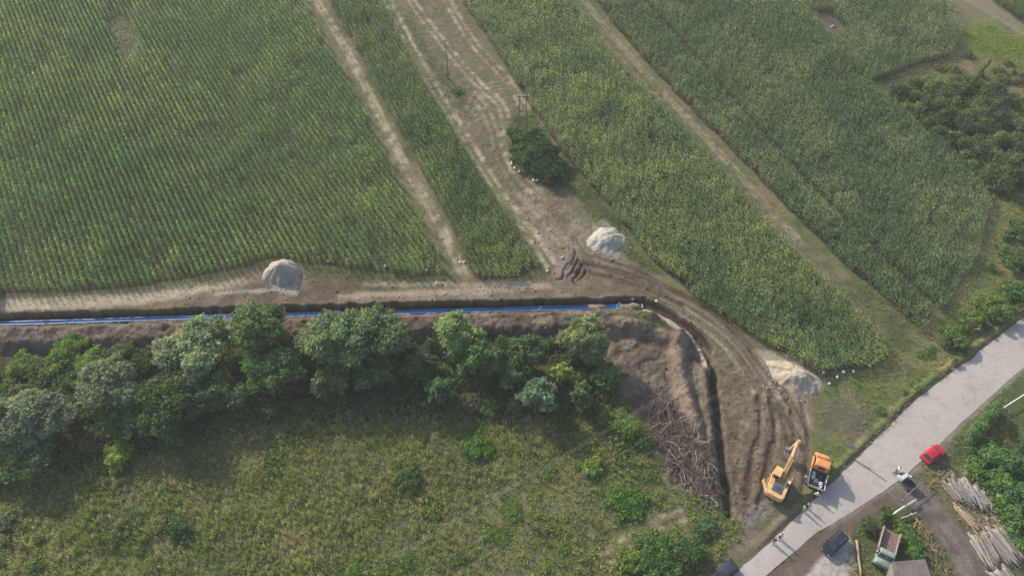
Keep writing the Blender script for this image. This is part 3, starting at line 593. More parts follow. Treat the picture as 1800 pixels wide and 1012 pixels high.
cover('headland_grass', TUFT, hw * (1 - np.clip(cm * 3, 0, 1)), 6, .5, lambda x, y: pal(fbm(x, y, 3, 149), (.075, .115, .032), (.16, .16, .06)), 'low green grass fringe along the edge of the pipe trench', 'grass')
x, y = throw(m_area([(1700, 60), (1730, 38), (1900, 115), (1900, 165), (1760, 112)], 2, 1), 7, 0)
scatter('young_crop', TUFT, np.c_[x, y, samp(H, x, y)], rng.uniform(0, 6.28, len(x)), rng.uniform(.6, 1, len(x)), np.array((.19, .25, .045)) * rng.uniform(.85, 1.15, (len(x), 1)), BLADE, 'bright lime green strip of low crop at the top right', 'crop')
x, y = throw(bare, 6, 0)
scatter('bare_patch_weeds', TUFT, np.c_[x, y, samp(H, x, y)], rng.uniform(0, 6.28, len(x)), rng.uniform(.6, 1.1, len(x)), pal(fbm(x, y, 2, 152), (.15, .165, .09), (.28, .28, .20)) * rng.uniform(.85, 1.15, (len(x), 1)), BLADE, 'pale weeds in the bare patch inside the left maize field', 'weeds')
# soil clods and stones
def clod():
    for i in range(1):
        a = [random.uniform(.6, 1.2) for _ in range(6)]
        v = [(a[0], 0, .2), (0, a[1], .15), (-a[2], 0, .2), (0, -a[3], .15), (.1, .1, .75 * a[4]), (0, 0, -.6)]
        f = [(0, 1, 4, 4), (1, 2, 4, 4), (2, 3, 4, 4), (3, 0, 4, 4)]
        yield (v, f), (1, 1, 1)
def clod():
    a = [random.uniform(.6, 1.2) for _ in range(8)]
    v = [(-a[0], -a[1], 0), (a[2], -a[3], 0), (a[4], a[5], 0), (-a[6], a[7], 0), (-.5 * a[3], -.5 * a[5], .9 * a[1]), (.5 * a[1], -.4 * a[0], .7 * a[2]), (.45 * a[6], .5 * a[2], .95 * a[4]), (-.5 * a[4], .4 * a[7], .8 * a[6])]
    yield (v, [(4, 5, 6, 7), (0, 1, 5, 4), (1, 2, 6, 5), (2, 3, 7, 6), (3, 0, 4, 7)]), (1, 1, 1)
CLOD = template(clod, 16)
bank = m_area([(-200, 575), (0, 574), (600, 554), (1130, 540), (1240, 600), (1260, 700), (1270, 890), (1200, 860), (1150, 760), (1090, 690), (1060, 620), (900, 605), (600, 618), (0, 630)], 1, .8)
junction = m_area([(300, 490), (560, 480), (950, 495), (940, 430), (870, 340), (1030, 380), (1100, 450), (1200, 520), (1320, 600), (1420, 690), (1410, 860), (1300, 920), (1282, 800), (1240, 600), (1130, 530), (560, 535), (330, 545)], 1, .6)
x, y = throw(np.clip(bank * 1.0 + junction * .45 + yard * .6, 0, 1) * (1 - np.clip(cm * 2, 0, 1)), 4.5, 0); n = len(x)
scatter('clods', CLOD, np.c_[x, y, samp(H, x, y) - .03], rng.uniform(0, 6.28, n), np.minimum(rng.lognormal(-2.7, .55, n), .28), samp(C, x, y) * rng.uniform(.6, 1.5, (n, 1)), SOIL, 'loose clods and small stones on the dug soil', 'soil clods')

# ================================================================== TREES, SHRUBS, THICKETS
def leaf_cloud(lobes, per_m2, size, tint, var=.2, elong=1.7, up=.35, yellow=0.0):
    Vs, Cs = [], []
    for (c, r, tl) in lobes:
        c = np.array(c); n = max(20, int(4 * math.pi * r[0] * r[1] * per_m2)); n = min(n, 9000)
        d = rng.normal(size=(n, 3)); d[:, 2] += up; d /= np.linalg.norm(d, axis=1)[:, None]
        rad = np.clip(np.abs(rng.normal(.74, .24, n)), .1, 1.35)
        bump = .72 + .56 * fbm(d[:, 0] * 3 + c[0], d[:, 1] * 3 + d[:, 2] * 2.3 + c[1], 1.0, 160, 2)
        p = c + d * np.array([r[0], r[1], r[2]]) * (rad * bump)[:, None]
        nr = d + rng.normal(0, .75, (n, 3)); nr /= np.linalg.norm(nr, axis=1)[:, None]
        t = np.cross(nr, rng.normal(size=(n, 3))); t /= np.linalg.norm(t, axis=1)[:, None]; b = np.cross(nr, t)
        s = size * rng.uniform(.6, 1.4, n)[:, None]
        q = np.stack([p - t * s * elong / 2, p + b * s * .5 + nr * s * .1, p + t * s * elong / 2, p - b * s * .5 + nr * s * .1], 1)
        col = np.array(tint) * tl * rng.uniform(1 - var, 1 + var, (n, 1))
        if yellow: k = rng.random(n) < yellow; col[k] = col[k] * np.array([1.7, 1.35, .8])
        Vs.append(q.reshape(-1, 3)); Cs.append(np.repeat(col, 4, 0))
    V = np.concatenate(Vs); return V, np.arange(len(V)).reshape(-1, 4), np.clip(np.concatenate(Cs), .01, .6)
def crown_lobes(rx, ry, rz, zc, n, rel=.42, seed=0):
    r = np.random.default_rng(seed); L_ = []
    for i in range(int(n * 1.7)):
        d = r.normal(size=3); d /= np.linalg.norm(d); d[2] = abs(d[2]) * .95 - .25; k = r.uniform(.45, .98)
        q = r.uniform(.45, 1.15) * rel * .72
        L_.append(((d[0] * rx * k, d[1] * ry * k, zc + d[2] * rz * k), (rx * q * r.uniform(.7, 1.35), ry * q * r.uniform(.7, 1.35), rz * q * r.uniform(.6, 1.2)), r.uniform(.8, 1.25)))
    L_.append(((0, 0, zc - .1 * rz), (rx * .62, ry * .62, rz * .62), .95)); return L_
SILVER = (.158, .196, .108); GREEN = (.072, .125, .042); DKGREEN = (.056, .098, .038); LTGREEN = (.14, .19, .07); BLUEGREEN = (.092, .145, .088); YELGREEN = (.15, .20, .042); VINE = (.105, .175, .036); OLIVEG = (.10, .13, .05)
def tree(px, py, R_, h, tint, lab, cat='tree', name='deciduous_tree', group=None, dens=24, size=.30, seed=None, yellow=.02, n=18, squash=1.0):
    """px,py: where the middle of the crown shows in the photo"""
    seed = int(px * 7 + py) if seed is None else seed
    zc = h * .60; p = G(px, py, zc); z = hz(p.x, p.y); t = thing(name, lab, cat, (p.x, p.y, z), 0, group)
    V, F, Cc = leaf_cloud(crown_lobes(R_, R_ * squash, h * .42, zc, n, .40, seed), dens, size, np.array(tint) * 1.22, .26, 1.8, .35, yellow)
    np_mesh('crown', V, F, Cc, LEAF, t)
    r = random.Random(seed); m = MB(); tr = .035 * h
    m.tube([(0, 0, -.2), (r.uniform(-.2, .2), r.uniform(-.2, .2), h * .25), (r.uniform(-.4, .4), r.uniform(-.4, .4), h * .55), (0, 0, h * .85)], [tr * 1.3, tr, tr * .7, tr * .2], 8)
    for k in range(7):
        a = k * 2.4 + r.random(); zz = h * r.uniform(.22, .55); q = R_ * r.uniform(.5, .8)
        m.tube([(0, 0, zz), (math.cos(a) * q * .5, math.sin(a) * q * .5, zz + h * .12), (math.cos(a) * q, math.sin(a) * q, zz + h * .26)], [tr * .5, tr * .32, tr * .1], 6)
    m.build('trunk', BARK, t); return t
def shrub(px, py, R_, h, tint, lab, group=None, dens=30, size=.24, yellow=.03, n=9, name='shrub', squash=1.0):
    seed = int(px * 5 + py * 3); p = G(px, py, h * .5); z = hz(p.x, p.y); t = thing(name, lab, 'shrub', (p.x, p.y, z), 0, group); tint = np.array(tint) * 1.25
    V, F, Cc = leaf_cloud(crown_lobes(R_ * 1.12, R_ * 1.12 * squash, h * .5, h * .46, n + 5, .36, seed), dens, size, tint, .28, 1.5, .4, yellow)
    np_mesh('foliage', V, F, Cc, LEAF, t)
    r = random.Random(seed); m = MB()
    for k in range(5):
        a = k * 1.26 + r.random(); m.tube([(0, 0, -.1), (math.cos(a) * R_ * .3, math.sin(a) * R_ * .3, h * .35), (math.cos(a) * R_ * .55, math.sin(a) * R_ * .55, h * .7)], [.05, .035, .012], 5)
    m.build('stem', BARK, t); return t
ROW = 'trees along the spoil bank below the trench'
tree(345, 610, 5.6, 9.5, SILVER, 'broad silvery willow overlapping the spoil bank, left of the tall green tree by the pipe', group=ROW, n=22)
tree(452, 584, 5.0, 10, (.085, .125, .045), 'tall fresh green tree whose top covers part of the blue pipes left of the middle', group=ROW)
tree(577, 602, 4.8, 9.5, (.105, .145, .068), 'silver green tree with a ragged crown, left half of the touching pair', group=ROW)
tree(642, 592, 5.6, 10.5, (.098, .142, .068), 'round silver green tree reaching the trench, right half of the touching pair', group=ROW, n=22)
tree(802, 590, 4.2, 9.5, LTGREEN, 'pale yellow green tree with a pointed top beside the trench near the middle', group=ROW)
tree(845, 625, 3.8, 8, GREEN, 'dark green tree just right of the pale pointed tree', group=ROW)
tree(1030, 592, 3.6, 9, (.135, .165, .075), 'pale silvery tree at the right end of the row by the dug soil', group=ROW)
tree(1040, 622, 2.4, 6.5, (.105, .14, .058), 'smaller pale tree leaning against the silvery tree at the end of the row', group=ROW)
tree(187, 678, 4.6, 9, (.135, .165, .10), 'silvery willow with a neat round crown at the left', group=ROW, n=22)
tree(32, 738, 4.9, 9, (.125, .155, .092), 'silvery willow cut by the left edge of the picture', group=ROW)
tree(92, 722, 4.0, 8, (.118, .140, .092), 'greyish willow between the edge willow and the neat round one', group=ROW)
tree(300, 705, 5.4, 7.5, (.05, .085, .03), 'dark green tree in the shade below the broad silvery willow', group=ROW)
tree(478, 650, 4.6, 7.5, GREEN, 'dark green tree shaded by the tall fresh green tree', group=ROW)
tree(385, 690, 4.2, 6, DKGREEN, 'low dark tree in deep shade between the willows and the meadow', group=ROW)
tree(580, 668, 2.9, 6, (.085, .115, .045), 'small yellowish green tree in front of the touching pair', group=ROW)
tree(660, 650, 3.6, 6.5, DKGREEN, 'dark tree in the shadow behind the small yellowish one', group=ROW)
tree(775, 685, 2.5, 5.5, (.062, .115, .05), 'small bluish green tree standing alone in the shade near the middle', group=ROW)
tree(930, 620, 3.4, 7, DKGREEN, 'dark leafy tree in the gap left of the pale silvery tree', group=ROW)
tree(950, 692, 3.1, 7, BLUEGREEN, 'blue green tree with a dense crown at the meadow edge', group=ROW)
tree(986, 655, 1.9, 6, YELGREEN, 'bright yellow green young tree above the blue green one', group=ROW, n=12)
tree(1022, 695, 2.2, 5.5, (.072, .115, .048), 'small grey green tree right of the blue green one', group=ROW, n=12)
tree(905, 660, 2.6, 5, GREEN, 'low dark tree left of the bright yellow green young tree', group=ROW, n=12)
tree(735, 640, 2.8, 4.5, DKGREEN, 'low dark tree in the gap between the pair and the pale pointed tree', group=ROW, n=12)
tree(1065, 660, 2.4, 4.5, GREEN, 'low dark tree at the edge of the reddish dug soil', group=ROW, n=12)
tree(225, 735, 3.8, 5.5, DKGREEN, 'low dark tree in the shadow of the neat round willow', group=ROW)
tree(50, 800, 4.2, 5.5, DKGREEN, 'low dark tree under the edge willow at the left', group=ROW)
MS = 'shrubs in the meadow'
for a in ((207, 795, 2.4, 3.2, YELGREEN, 'yellow green shrub cluster lit by the sun left of the meadow'), (305, 762, 2.2, 2.6, (.075, .12, .04), 'green shrub at the foot of the shaded trees on the left'),
          (855, 713, 1.9, 2.8, (.085, .135, .036), 'round green bush left of the blue green tree'), (905, 712, 1.3, 2.2, (.08, .125, .04), 'small bush between the round bush and the blue green tree'),
          (1100, 748, 2.6, 2.4, (.095, .15, .032), 'bright green bush beside the heap of dead branches'), (1065, 735, 2.0, 2.2, (.075, .12, .034), 'low leafy bush left of the bright one by the dead branches'),
          (838, 782, 2.3, 1.5, (.085, .15, .028), 'flat bright green weedy bush in the middle of the meadow'), (715, 835, 2.0, 1.9, (.06, .105, .03), 'round green bush standing alone low in the meadow'),
          (1040, 818, 1.5, 1.8, YELGREEN, 'yellow green little bush under the power wires'),
          (315, 930, 1.6, 2.0, (.05, .09, .03), 'single dark round bush in the lower left meadow'), (1100, 880, 2.7, 1.4, (.075, .15, .026), 'wide flat mat of vivid green vines near the curved meadow track'),
          (1130, 775, 1.7, 1.5, (.06, .115, .035), 'dark leafy bush touching the heap of dead branches'), (8, 915, 1.5, 2.0, (.12, .15, .09), 'silvery bush at the left edge low in the picture')):
    shrub(*a, group=MS)
BL = 'shrubs by the bottom edge of the picture'
for a in ((1165, 985, 3.2, 2.8, (.062, .115, .03), 'large dense green shrub at the bottom edge left of the navy car'), (1105, 990, 2.2, 2.0, (.12, .165, .04), 'pale yellow green shrub left of the large bottom shrub'), (1215, 975, 2.2, 2.6, (.05, .1, .03), 'dark shrub right behind the navy car'),
          (1140, 955, 2.2, 2.2, (.07, .12, .032), 'upper lobe of green shrub below the curved meadow track'), (1240, 925, 1.7, 1.1, (.07, .125, .05), 'low bluish green bush at the end of the narrow trench'),
          (622, 1005, 1.6, 1.2, (.11, .165, .035), 'bright bush cut by the bottom edge under the wires')):
    shrub(*a, group=BL)
VB = 'vine covered shrubs beside the spoil bank'
for a in ((120, 612, 3.0, 3.2, (.085, .145, .034), 'bright vine covered mound highest on the spoil bank at the left'), (160, 632, 2.6, 2.8, VINE, 'vine covered bush just above the neat round willow'), (90, 648, 2.8, 2.8, VINE, 'vine covered bush in the middle of the green streak at the left'),
          (40, 640, 2.6, 2.2, (.10, .15, .04), 'low vine covered bush near the left edge below the bank'), (60, 690, 2.6, 3.0, (.055, .10, .032), 'darker vine covered bush above the greyish willow'), (120, 680, 2.4, 3.0, (.06, .105, .032), 'dark vine covered bush left of the neat round willow'), (15, 690, 2.2, 2.6, (.075, .12, .045), 'vine covered bush touching the left edge'), (215, 615, 2.2, 2.6, (.075, .105, .04), 'brownish green bush on the bank above the willow'), (250, 640, 2.2, 2.4, (.05, .08, .03), 'dark bush between the neat willow and the broad one')):
    shrub(*a, group=VB)
IS = 'shrubs around the twin poles'
for a in ((935, 245, 3.6, 4.0, (.036, .07, .026), 'dark shrub directly under the twin pole'), (953, 275, 4.2, 4.2, (.034, .066, .026), 'largest dark shrub on the island between the tracks'), (925, 272, 3.2, 3.6, (.042, .078, .028), 'left front shrub behind the white sacks'), (965, 300, 3.4, 3.4, (.033, .064, .026), 'lowest dark shrub at the tip of the island'), (906, 232, 2.1, 2.0, (.065, .1, .032), 'small lighter shrub left of the twin pole'), (803, 160, 1.2, .8, (.07, .105, .045), 'low dark bush at the foot of the lone pole')):
    shrub(*a, group=IS)
RV = 'bushes along the road verge'
for a in ((1745, 540, 3.0, 3.2, (.085, .135, .034), 'bright topped bush by the road near the right edge'), (1715, 560, 2.2, 2.6, (.09, .14, .036), 'bright bush left of the tallest roadside bush'), (1678, 592, 2.3, 2.8, (.07, .12, .034), 'solitary bush casting shadow on the road edge'), (1785, 510, 2.6, 3.2, (.06, .11, .032), 'dark bush at the right edge above the road'), (1785, 450, 2.8, 2.6, (.07, .115, .036), 'broad bush at the right edge beyond the faint trail'), (1792, 400, 2.4, 2.4, (.06, .10, .034), 'darker bush above the broad one at the right edge')):
    shrub(*a, group=RV)
SE = 'shrubs of the green slope behind the log stacks'
for i, a in enumerate(((1745, 800, 2.2, 2.6, 'shrub below the vine covered hedge'), (1780, 810, 2.4, 3.0, 'tall shrub at the right edge beside the lawn'), (1720, 825, 1.8, 2.0, 'shrub between the hedge shadow and the log stack'), (1765, 845, 2.2, 2.4, 'shrub in the middle of the green slope'), (1795, 870, 2.2, 2.6, 'shrub at the right edge behind the upper log stack'), (1765, 890, 1.9, 2.0, 'bright shrub touching the upper log stack'), (1790, 920, 2.0, 2.4, 'bright shrub above the lower log stack'), (1740, 855, 1.4, 1.6, 'small shrub left of the middle one on the slope'), (1795, 955, 1.6, 1.6, 'small shrub behind the lower log stack'))):
    shrub(a[0], a[1], a[2], a[3], ((.075, .135, .034), (.06, .115, .036), (.09, .15, .036))[i % 3], 'green ' + a[4], group=SE)
YS = 'weedy shrubs around the green truck'
for a in ((1598, 945, 1.3, 1.6, (.08, .145, .036), 'bright weedy shrub right of the truck bed'), (1608, 968, 1.3, 1.6, (.07, .14, .032), 'bright weedy shrub above the brown roof'), (1585, 925, 1.1, 1.2, (.085, .14, .036), 'small weedy shrub behind the truck tail'), (1530, 925, 1.4, 1.5, (.05, .09, .03), 'dark weedy shrub on the bank left of the truck'), (1558, 905, 1.2, 1.4, (.055, .10, .03), 'dark weedy shrub beside the white post')):
    shrub(*a, group=YS, dens=40, size=.2)
# bramble thicket: one mass nobody could count
def thicket(name, lab, poly, per, rr, hh, tints, dens, size, yellow=.03):
    P = GA(poly); q0, q1 = P.min(0), P.max(0); lobes = []
    A = (q1 - q0).prod(); n = int(A * per); x = rng.uniform(q0[0], q1[0], n); y = rng.uniform(q0[1], q1[1], n); ok = inside(x, y, P)
    for a, b in zip(x[ok], y[ok]):
        r = rng.uniform(*rr); h = rng.uniform(*hh); t = np.array(tints[rng.integers(len(tints))])
        lobes.append(((a, b, hz(a, b) + h * .45), (r, r * rng.uniform(.7, 1.2), h * .6), t))
    V, F, Cc = leaf_cloud(lobes, dens, size, (1, 1, 1), .26, 1.5, .5, yellow)
    return tag(np_mesh(name, V, F, Cc, LEAF), lab, 'brambles', None, 'stuff')
TH = [(.056, .09, .034), (.072, .11, .036), (.105, .135, .042), (.048, .078, .034), (.085, .115, .05)]
thicket('bramble_thicket', 'dark tangled bramble thicket at the upper right beside the bluish maize', [(1545, 185), (1600, 155), (1700, 150), (1760, 170), (1900, 200), (1900, 300), (1800, 335), (1745, 335), (1700, 300), (1620, 225)], .27, (.9, 2.2), (1.3, 3.2), TH, 24, .25, .05)
thicket('bramble_patch', 'looser olive brambles and tall weeds above the dark thicket', [(1640, 120), (1700, 95), (1800, 120), (1900, 160), (1900, 210), (1760, 170), (1700, 150)], .07, (.7, 1.6), (.7, 1.4), [(.10, .12, .045), (.13, .125, .06), (.085, .115, .04)], 26, .22, .1)
thicket('roadside_brambles', 'low green brambles between the faint trail and the road', [(1770, 370), (1900, 330), (1900, 440), (1800, 540), (1700, 600), (1640, 640), (1660, 600), (1720, 520), (1750, 440)], .10, (.8, 1.7), (.7, 1.5), [(.075, .12, .036), (.095, .135, .04), (.12, .14, .05)], 28, .2, .06)
thicket('verge_growth', 'lush low green growth on the verge between the faint trail and the road', [(1560, 690), (1600, 640), (1660, 590), (1720, 540), (1790, 470), (1900, 400), (1900, 470), (1800, 548), (1700, 626), (1610, 692), (1540, 752), (1510, 760)], .10, (.5, 1.2), (.3, .8), [(.095, .15, .045), (.115, .165, .05), (.14, .165, .06), (.08, .125, .04)], 30, .17, .05)
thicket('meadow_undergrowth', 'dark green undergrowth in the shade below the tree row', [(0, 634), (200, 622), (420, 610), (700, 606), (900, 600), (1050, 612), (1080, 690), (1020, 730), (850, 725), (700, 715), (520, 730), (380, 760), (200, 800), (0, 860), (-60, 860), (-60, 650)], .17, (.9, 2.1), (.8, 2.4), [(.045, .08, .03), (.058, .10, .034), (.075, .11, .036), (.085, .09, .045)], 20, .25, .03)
thicket('slope_undergrowth', 'green undergrowth on the slope behind the log stacks', [(1700, 790), (1800, 770), (1900, 780), (1900, 1040), (1800, 990), (1770, 920), (1730, 850), (1690, 815)], .16, (.6, 1.3), (.6, 1.3), [(.07, .125, .034), (.085, .14, .036), (.055, .10, .034)], 34, .18, .03)
thicket('lower_left_growth', 'lush yellow green low growth in the lower left corner of the meadow', [(-20, 960), (90, 900), (190, 830), (260, 850), (300, 940), (260, 1040), (-60, 1060)], .10, (.6, 1.5), (.4, 1.1), [(.14, .19, .05), (.115, .17, .045), (.165, .19, .06), (.10, .145, .05)], 26, .19, .05)
thicket('meadow_mats', 'scattered low mats of leafy weeds across the meadow', [(150, 800), (500, 740), (850, 740), (1080, 740), (1180, 900), (1040, 1010), (0, 1080), (0, 900)], .030, (.6, 1.7), (.25, .7), [(.105, .165, .04), (.085, .135, .04), (.15, .18, .05), (.17, .17, .07), (.12, .19, .045)], 26, .18, .05)

# ================================================================== PIPES IN THE TRENCH
def offset_line(P, d):
    T = np.gradient(P, axis=0); T /= np.linalg.norm(T, axis=1)[:, None]; return P + np.stack([T[:, 1], -T[:, 0]], 1) * d
def pipe(dist, x1, lab):
    P = offset_line(TR1, dist); P = P[(P[:, 0] < x1) & (P[:, 0] > -110)]; P = resample(P, 60)
    z = [hz(a, b) for a, b in P]; z = np.convolve(np.pad(z, 4, mode='edge'), np.ones(9) / 9, 'valid')
    pts = [(a, b, -1.12 + .04 * math.sin(a * .35 + dist * 3)) for a, b in P]
    t = thing('water_pipe', lab, 'pipe', pts[-1], 0, 'blue pipes in the long trench'); o = Vector(pts[-1])
    MB().tube([Vector(p) - o for p in pts], .245, 12).build('pipe_body', PIPE, t, 0, True)
    for k in range(3, 58, 6):
        a, b = Vector(pts[k]) - o, Vector(pts[k + 1]) - o; d = (b - a).normalized()
        MB().tube([a, a + d * .38], .285, 12).build('joint', PIPEJ, t, 0, True)
    d = (Vector(pts[-1]) - Vector(pts[-2])).normalized()
    MB().tube([d * -.04, d * .10], [.30, .29], 12).build('end_cap', WHITEP, t, 0)
    return t
pipe(.42, G(1138, 540).x, 'blue pipe on the side of the trench nearer the trees')
pipe(-.16, G(1143, 540).x, 'blue pipe in the middle of the trench, shorter of the shaded pair')

for k, (px_, w_) in enumerate(((1046, 1.6), (1106, 1.9))):
    q = G(px_, 540); i_ = int(np.argmin(np.abs(TR1[:, 0] - q.x))); c_ = TR1[i_] + np.array([0, -.35]); vv = []; nn_ = 22
    for j_ in range(nn_):
        for i2 in range(nn_):
            a_, b_ = (i2 / (nn_ - 1) - .5) * 2, (j_ / (nn_ - 1) - .5) * 2; d_ = max(0, 1 - math.hypot(a_, b_) * (1 + .25 * math.sin(5 * a_ + 3 * b_ + k)))
            vv.append((a_ * w_ * 1.25, b_ * 1.15, -1.5 + min(d_ * 1.9, .85 + d_ * .25) + random.uniform(-.05, .05)))
    ff = [(j_ * nn_ + i2, j_ * nn_ + i2 + 1, (j_ + 1) * nn_ + i2 + 1, (j_ + 1) * nn_ + i2) for j_ in range(nn_ - 1) for i2 in range(nn_ - 1)]
    o = MB().add(vv, ff).build('soil_spill', mat('spilled_soil', (.23, .185, .135), .95, 0, .3, 3, .4, .1), None, 0, True, (c_[0], c_[1], 0)); tag(o, ('left' if k == 0 else 'right') + ' small slump of soil covering the blue pipes near their ends', 'soil heap')
# ================================================================== HEAPS
def heap(px, py, rx, ry, h, c1, c2, lab, name, seed, rz=0.0, ridge=0.0, aspect=None):
    p = on(px, py); n = 96; g1 = np.linspace(-1.25, 1.25, n); A, B = np.meshgrid(g1, g1)
    r = np.hypot(A, B); th = np.arctan2(B, A)
    wr = 1 + .22 * (fbm(np.cos(th) * 2 + seed, np.sin(th) * 2 + 3, 1.0, seed) - .5) * 2
    q = r / wr; base = np.clip(1 - q, 0, 1)
    z = np.minimum(base * 1.35, .72 + base * .28) if ridge else 1.06 * base ** .85 * (1 - .12 * sm(.22, .0, q))
    z = z * (1 + ridge * (fbm(A * 3 + seed, B * 3, 1.0, seed + 3) - .5))
    z = z * h + (fbm(A * rx, B * ry, 1.3, seed + 5) - .5) * .6 * np.clip(base * 5, 0, 1) + (fbm(A * rx, B * ry, .25, seed + 6, 2) - .5) * .10 * np.clip(base * 6, 0, 1)
    z = np.where(base > 0, z, -.25) - .03
    nn = fbm(A * rx, B * ry, .5, seed + 7)[..., None]; cc = np.array(c1) * (1 - nn) + np.array(c2) * nn
    i = (np.arange(n - 1)[:, None] * n + np.arange(n - 1)[None]).ravel()
    o = np_mesh(name, np.stack([A * rx, B * ry, z], -1).reshape(-1, 3), np.stack([i, i + 1, i + n + 1, i + n], 1), cc.reshape(-1, 3), HEAPM, None, True)
    o.location = p; o.rotation_euler = (0, 0, rz); return tag(o, lab, 'gravel heap' if name == 'gravel_heap' else 'sand heap')
def heap_mat():
    m, nt, b = nodes_of('heaped_grit'); L = nt.links.new; at = nt.nodes.new('ShaderNodeAttribute'); at.attribute_name = 'col'
    tc = nt.nodes.new('ShaderNodeTexCoord'); nz = nt.nodes.new('ShaderNodeTexNoise'); nz.inputs['Scale'].default_value = 7; nz.inputs['Detail'].default_value = 8; L(tc.outputs['Object'], nz.inputs['Vector'])
    bp = nt.nodes.new('ShaderNodeBump'); bp.inputs['Strength'].default_value = .5; bp.inputs['Distance'].default_value = .06; L(nz.outputs[0], bp.inputs['Height']); L(bp.outputs[0], b.inputs['Normal'])
    mr = nt.nodes.new('ShaderNodeMapRange'); mr.inputs[1].default_value = .3; mr.inputs[2].default_value = .7; mr.inputs[3].default_value = .82; mr.inputs[4].default_value = 1.15; L(nz.outputs[0], mr.inputs[0])
    mx = nt.nodes.new('ShaderNodeMix'); mx.data_type = 'RGBA'; mx.blend_type = 'MULTIPLY'; mx.inputs[0].default_value = 1; L(at.outputs['Color'], mx.inputs[6]); L(mr.outputs[0], mx.inputs[7])
    L(mx.outputs[2], b.inputs['Base Color']); b.inputs['Roughness'].default_value = .95; b.inputs['Specular IOR Level'].default_value = .15; return m
HEAPM = heap_mat()
heap(497, 480, 3.3, 3.2, 3.0, (.36, .32, .265), (.44, .395, .335), 'tall cone of grey gravel beside the left maize field', 'gravel_heap', 210)
heap(1066, 422, 3.9, 3.3, 1.45, (.37, .345, .285), (.46, .43, .355), 'flat topped heap of whitish sand between the track and the maize', 'sand_heap', 220, .2, .5)
heap(1395, 662, 4.6, 2.8, 1.8, (.37, .305, .225), (.46, .385, .285), 'long beige sand heap at the tip of the yellowish maize field', 'sand_heap', 232, R(-35), .45)

for (px_, py_, rr_, cc_, lb_, nm_) in ((497, 486, 4.2, (.42, .385, .33), 'loose grit spilled round the grey gravel cone', 'grit_spill'), (1066, 428, 4.9, (.44, .41, .345), 'loose grit spilled round the whitish sand heap', 'grit_spill'), (1393, 664, 5.4, (.43, .365, .275), 'loose grit spilled round the long beige heap', 'grit_spill')):
    c_ = G(px_, py_); n_ = 900; a_ = rng.uniform(0, 6.28, n_); r_ = rr_ * rng.uniform(.25, 1, n_) ** .7; x_, y_ = c_.x + np.cos(a_) * r_, c_.y + np.sin(a_) * r_ * .85
    scatter(nm_, CLOD, np.c_[x_, y_, samp(H, x_, y_) - .02], a_, np.minimum(rng.lognormal(-2.9, .5, n_), .16), np.array(cc_) * rng.uniform(.75, 1.15, (n_, 1)), SOIL, lb_, 'grit')
# ================================================================== WHITE SACKS
def sack_mesh():
    m = MB(); prof = [(.0, 0), (.16, .0), (.235, .06), (.25, .16), (.22, .27), (.13, .35), (.05, .385), (.035, .41)]; n = 12; vs = []; fs = []
    for r, z in prof: vs += [(r * math.cos(2 * math.pi * k / n) * (1.1 + .06 * math.sin(k * 2.3 + z * 20)), r * math.sin(2 * math.pi * k / n) * (.9 + .06 * math.cos(k * 1.7)), z) for k in range(n)]
    for i in range(len(prof) - 1):
        for k in range(n): fs.append((i * n + k, i * n + (k + 1) % n, (i + 1) * n + (k + 1) % n, (i + 1) * n + k))
    fs.append(tuple(range((len(prof) - 1) * n, len(prof) * n))); return m.add(vs, fs)
SACKM = mat('white_woven_sack', (.78, .77, .74), .8, 0, .08, 6, .1, .2, .1)
sack0 = None
def sack(px, py, lab, group, s=1.0):
    global sack0
    p = on(px, py, -.02)
    if sack0 is None:
        sack0 = thing('white_sack', lab, 'sack', p, 0, group); sack_mesh().build('bag', SACKM, sack0, 0, True)
        MB().tube([(0, 0, .39), (.0, .0, .42), (.03, .02, .50)], [.035, .03, .085], 8).build('tied_neck', SACKM, sack0, 0, True); o = sack0
    else: o = dup(sack0, p, random.random() * 6, lab)
    o['group'] = group; o.scale = (s,) * 3
G1, G2, G3 = 'white sacks along the tip of the maize field', 'white sacks by the twin pole shrubs', 'white sacks along the headland'
for k, (a, b) in enumerate(((1438, 682), (1457, 675), (1471, 664), (1482, 655), (1499, 654), (1528, 644), (1447, 655))):
    sack(a, b, 'white tied sack, ' + ('nearest to the beige sand heap', 'second out from the beige sand heap', 'middle one of the diagonal line past the sand heap', 'at the maize edge left of the paired gap', 'second from the end of the line under the maize', 'farthest from the beige sand heap', 'among the maize stalks just above the sand heap')[k], G1, 1.05)
for k, (a, b) in enumerate(((900, 286), (899, 290), (905, 296), (913, 302), (938, 318), (944, 318))):
    sack(a, b, 'white sack by the dark shrubs, ' + ('topmost of the row along the track', 'touching the topmost one', 'in the middle of the row', 'last of the left row', 'left one of the pair under the largest shrub', 'right one of the pair under the largest shrub')[k], G2, 1.15)
for k, (a, b) in enumerate(((809, 462), (816, 462), (750, 476), (577, 460), (678, 469), (768, 499), (988, 453), (592, 538), (962, 477), (1091, 525), (1154, 529), (1113, 522))):
    sack(a, b, 'white sack on the ground, ' + ('left one of the pair where the straw path ends', 'right one of the pair where the straw path ends', 'at the maize edge left of the straw path end', 'right of the grey gravel cone', 'at the maize edge midway between cone and straw path', 'on the headland below the straw path end', 'beside the wide track above the dozer scars', 'on the trench edge behind the touching trees', 'at the corner of the narrow maize strip', 'on the trench edge near the pipe ends', 'on the dirt track just right of the pipe ends', 'bigger one near the pipe ends')[k], G3, 1.0)

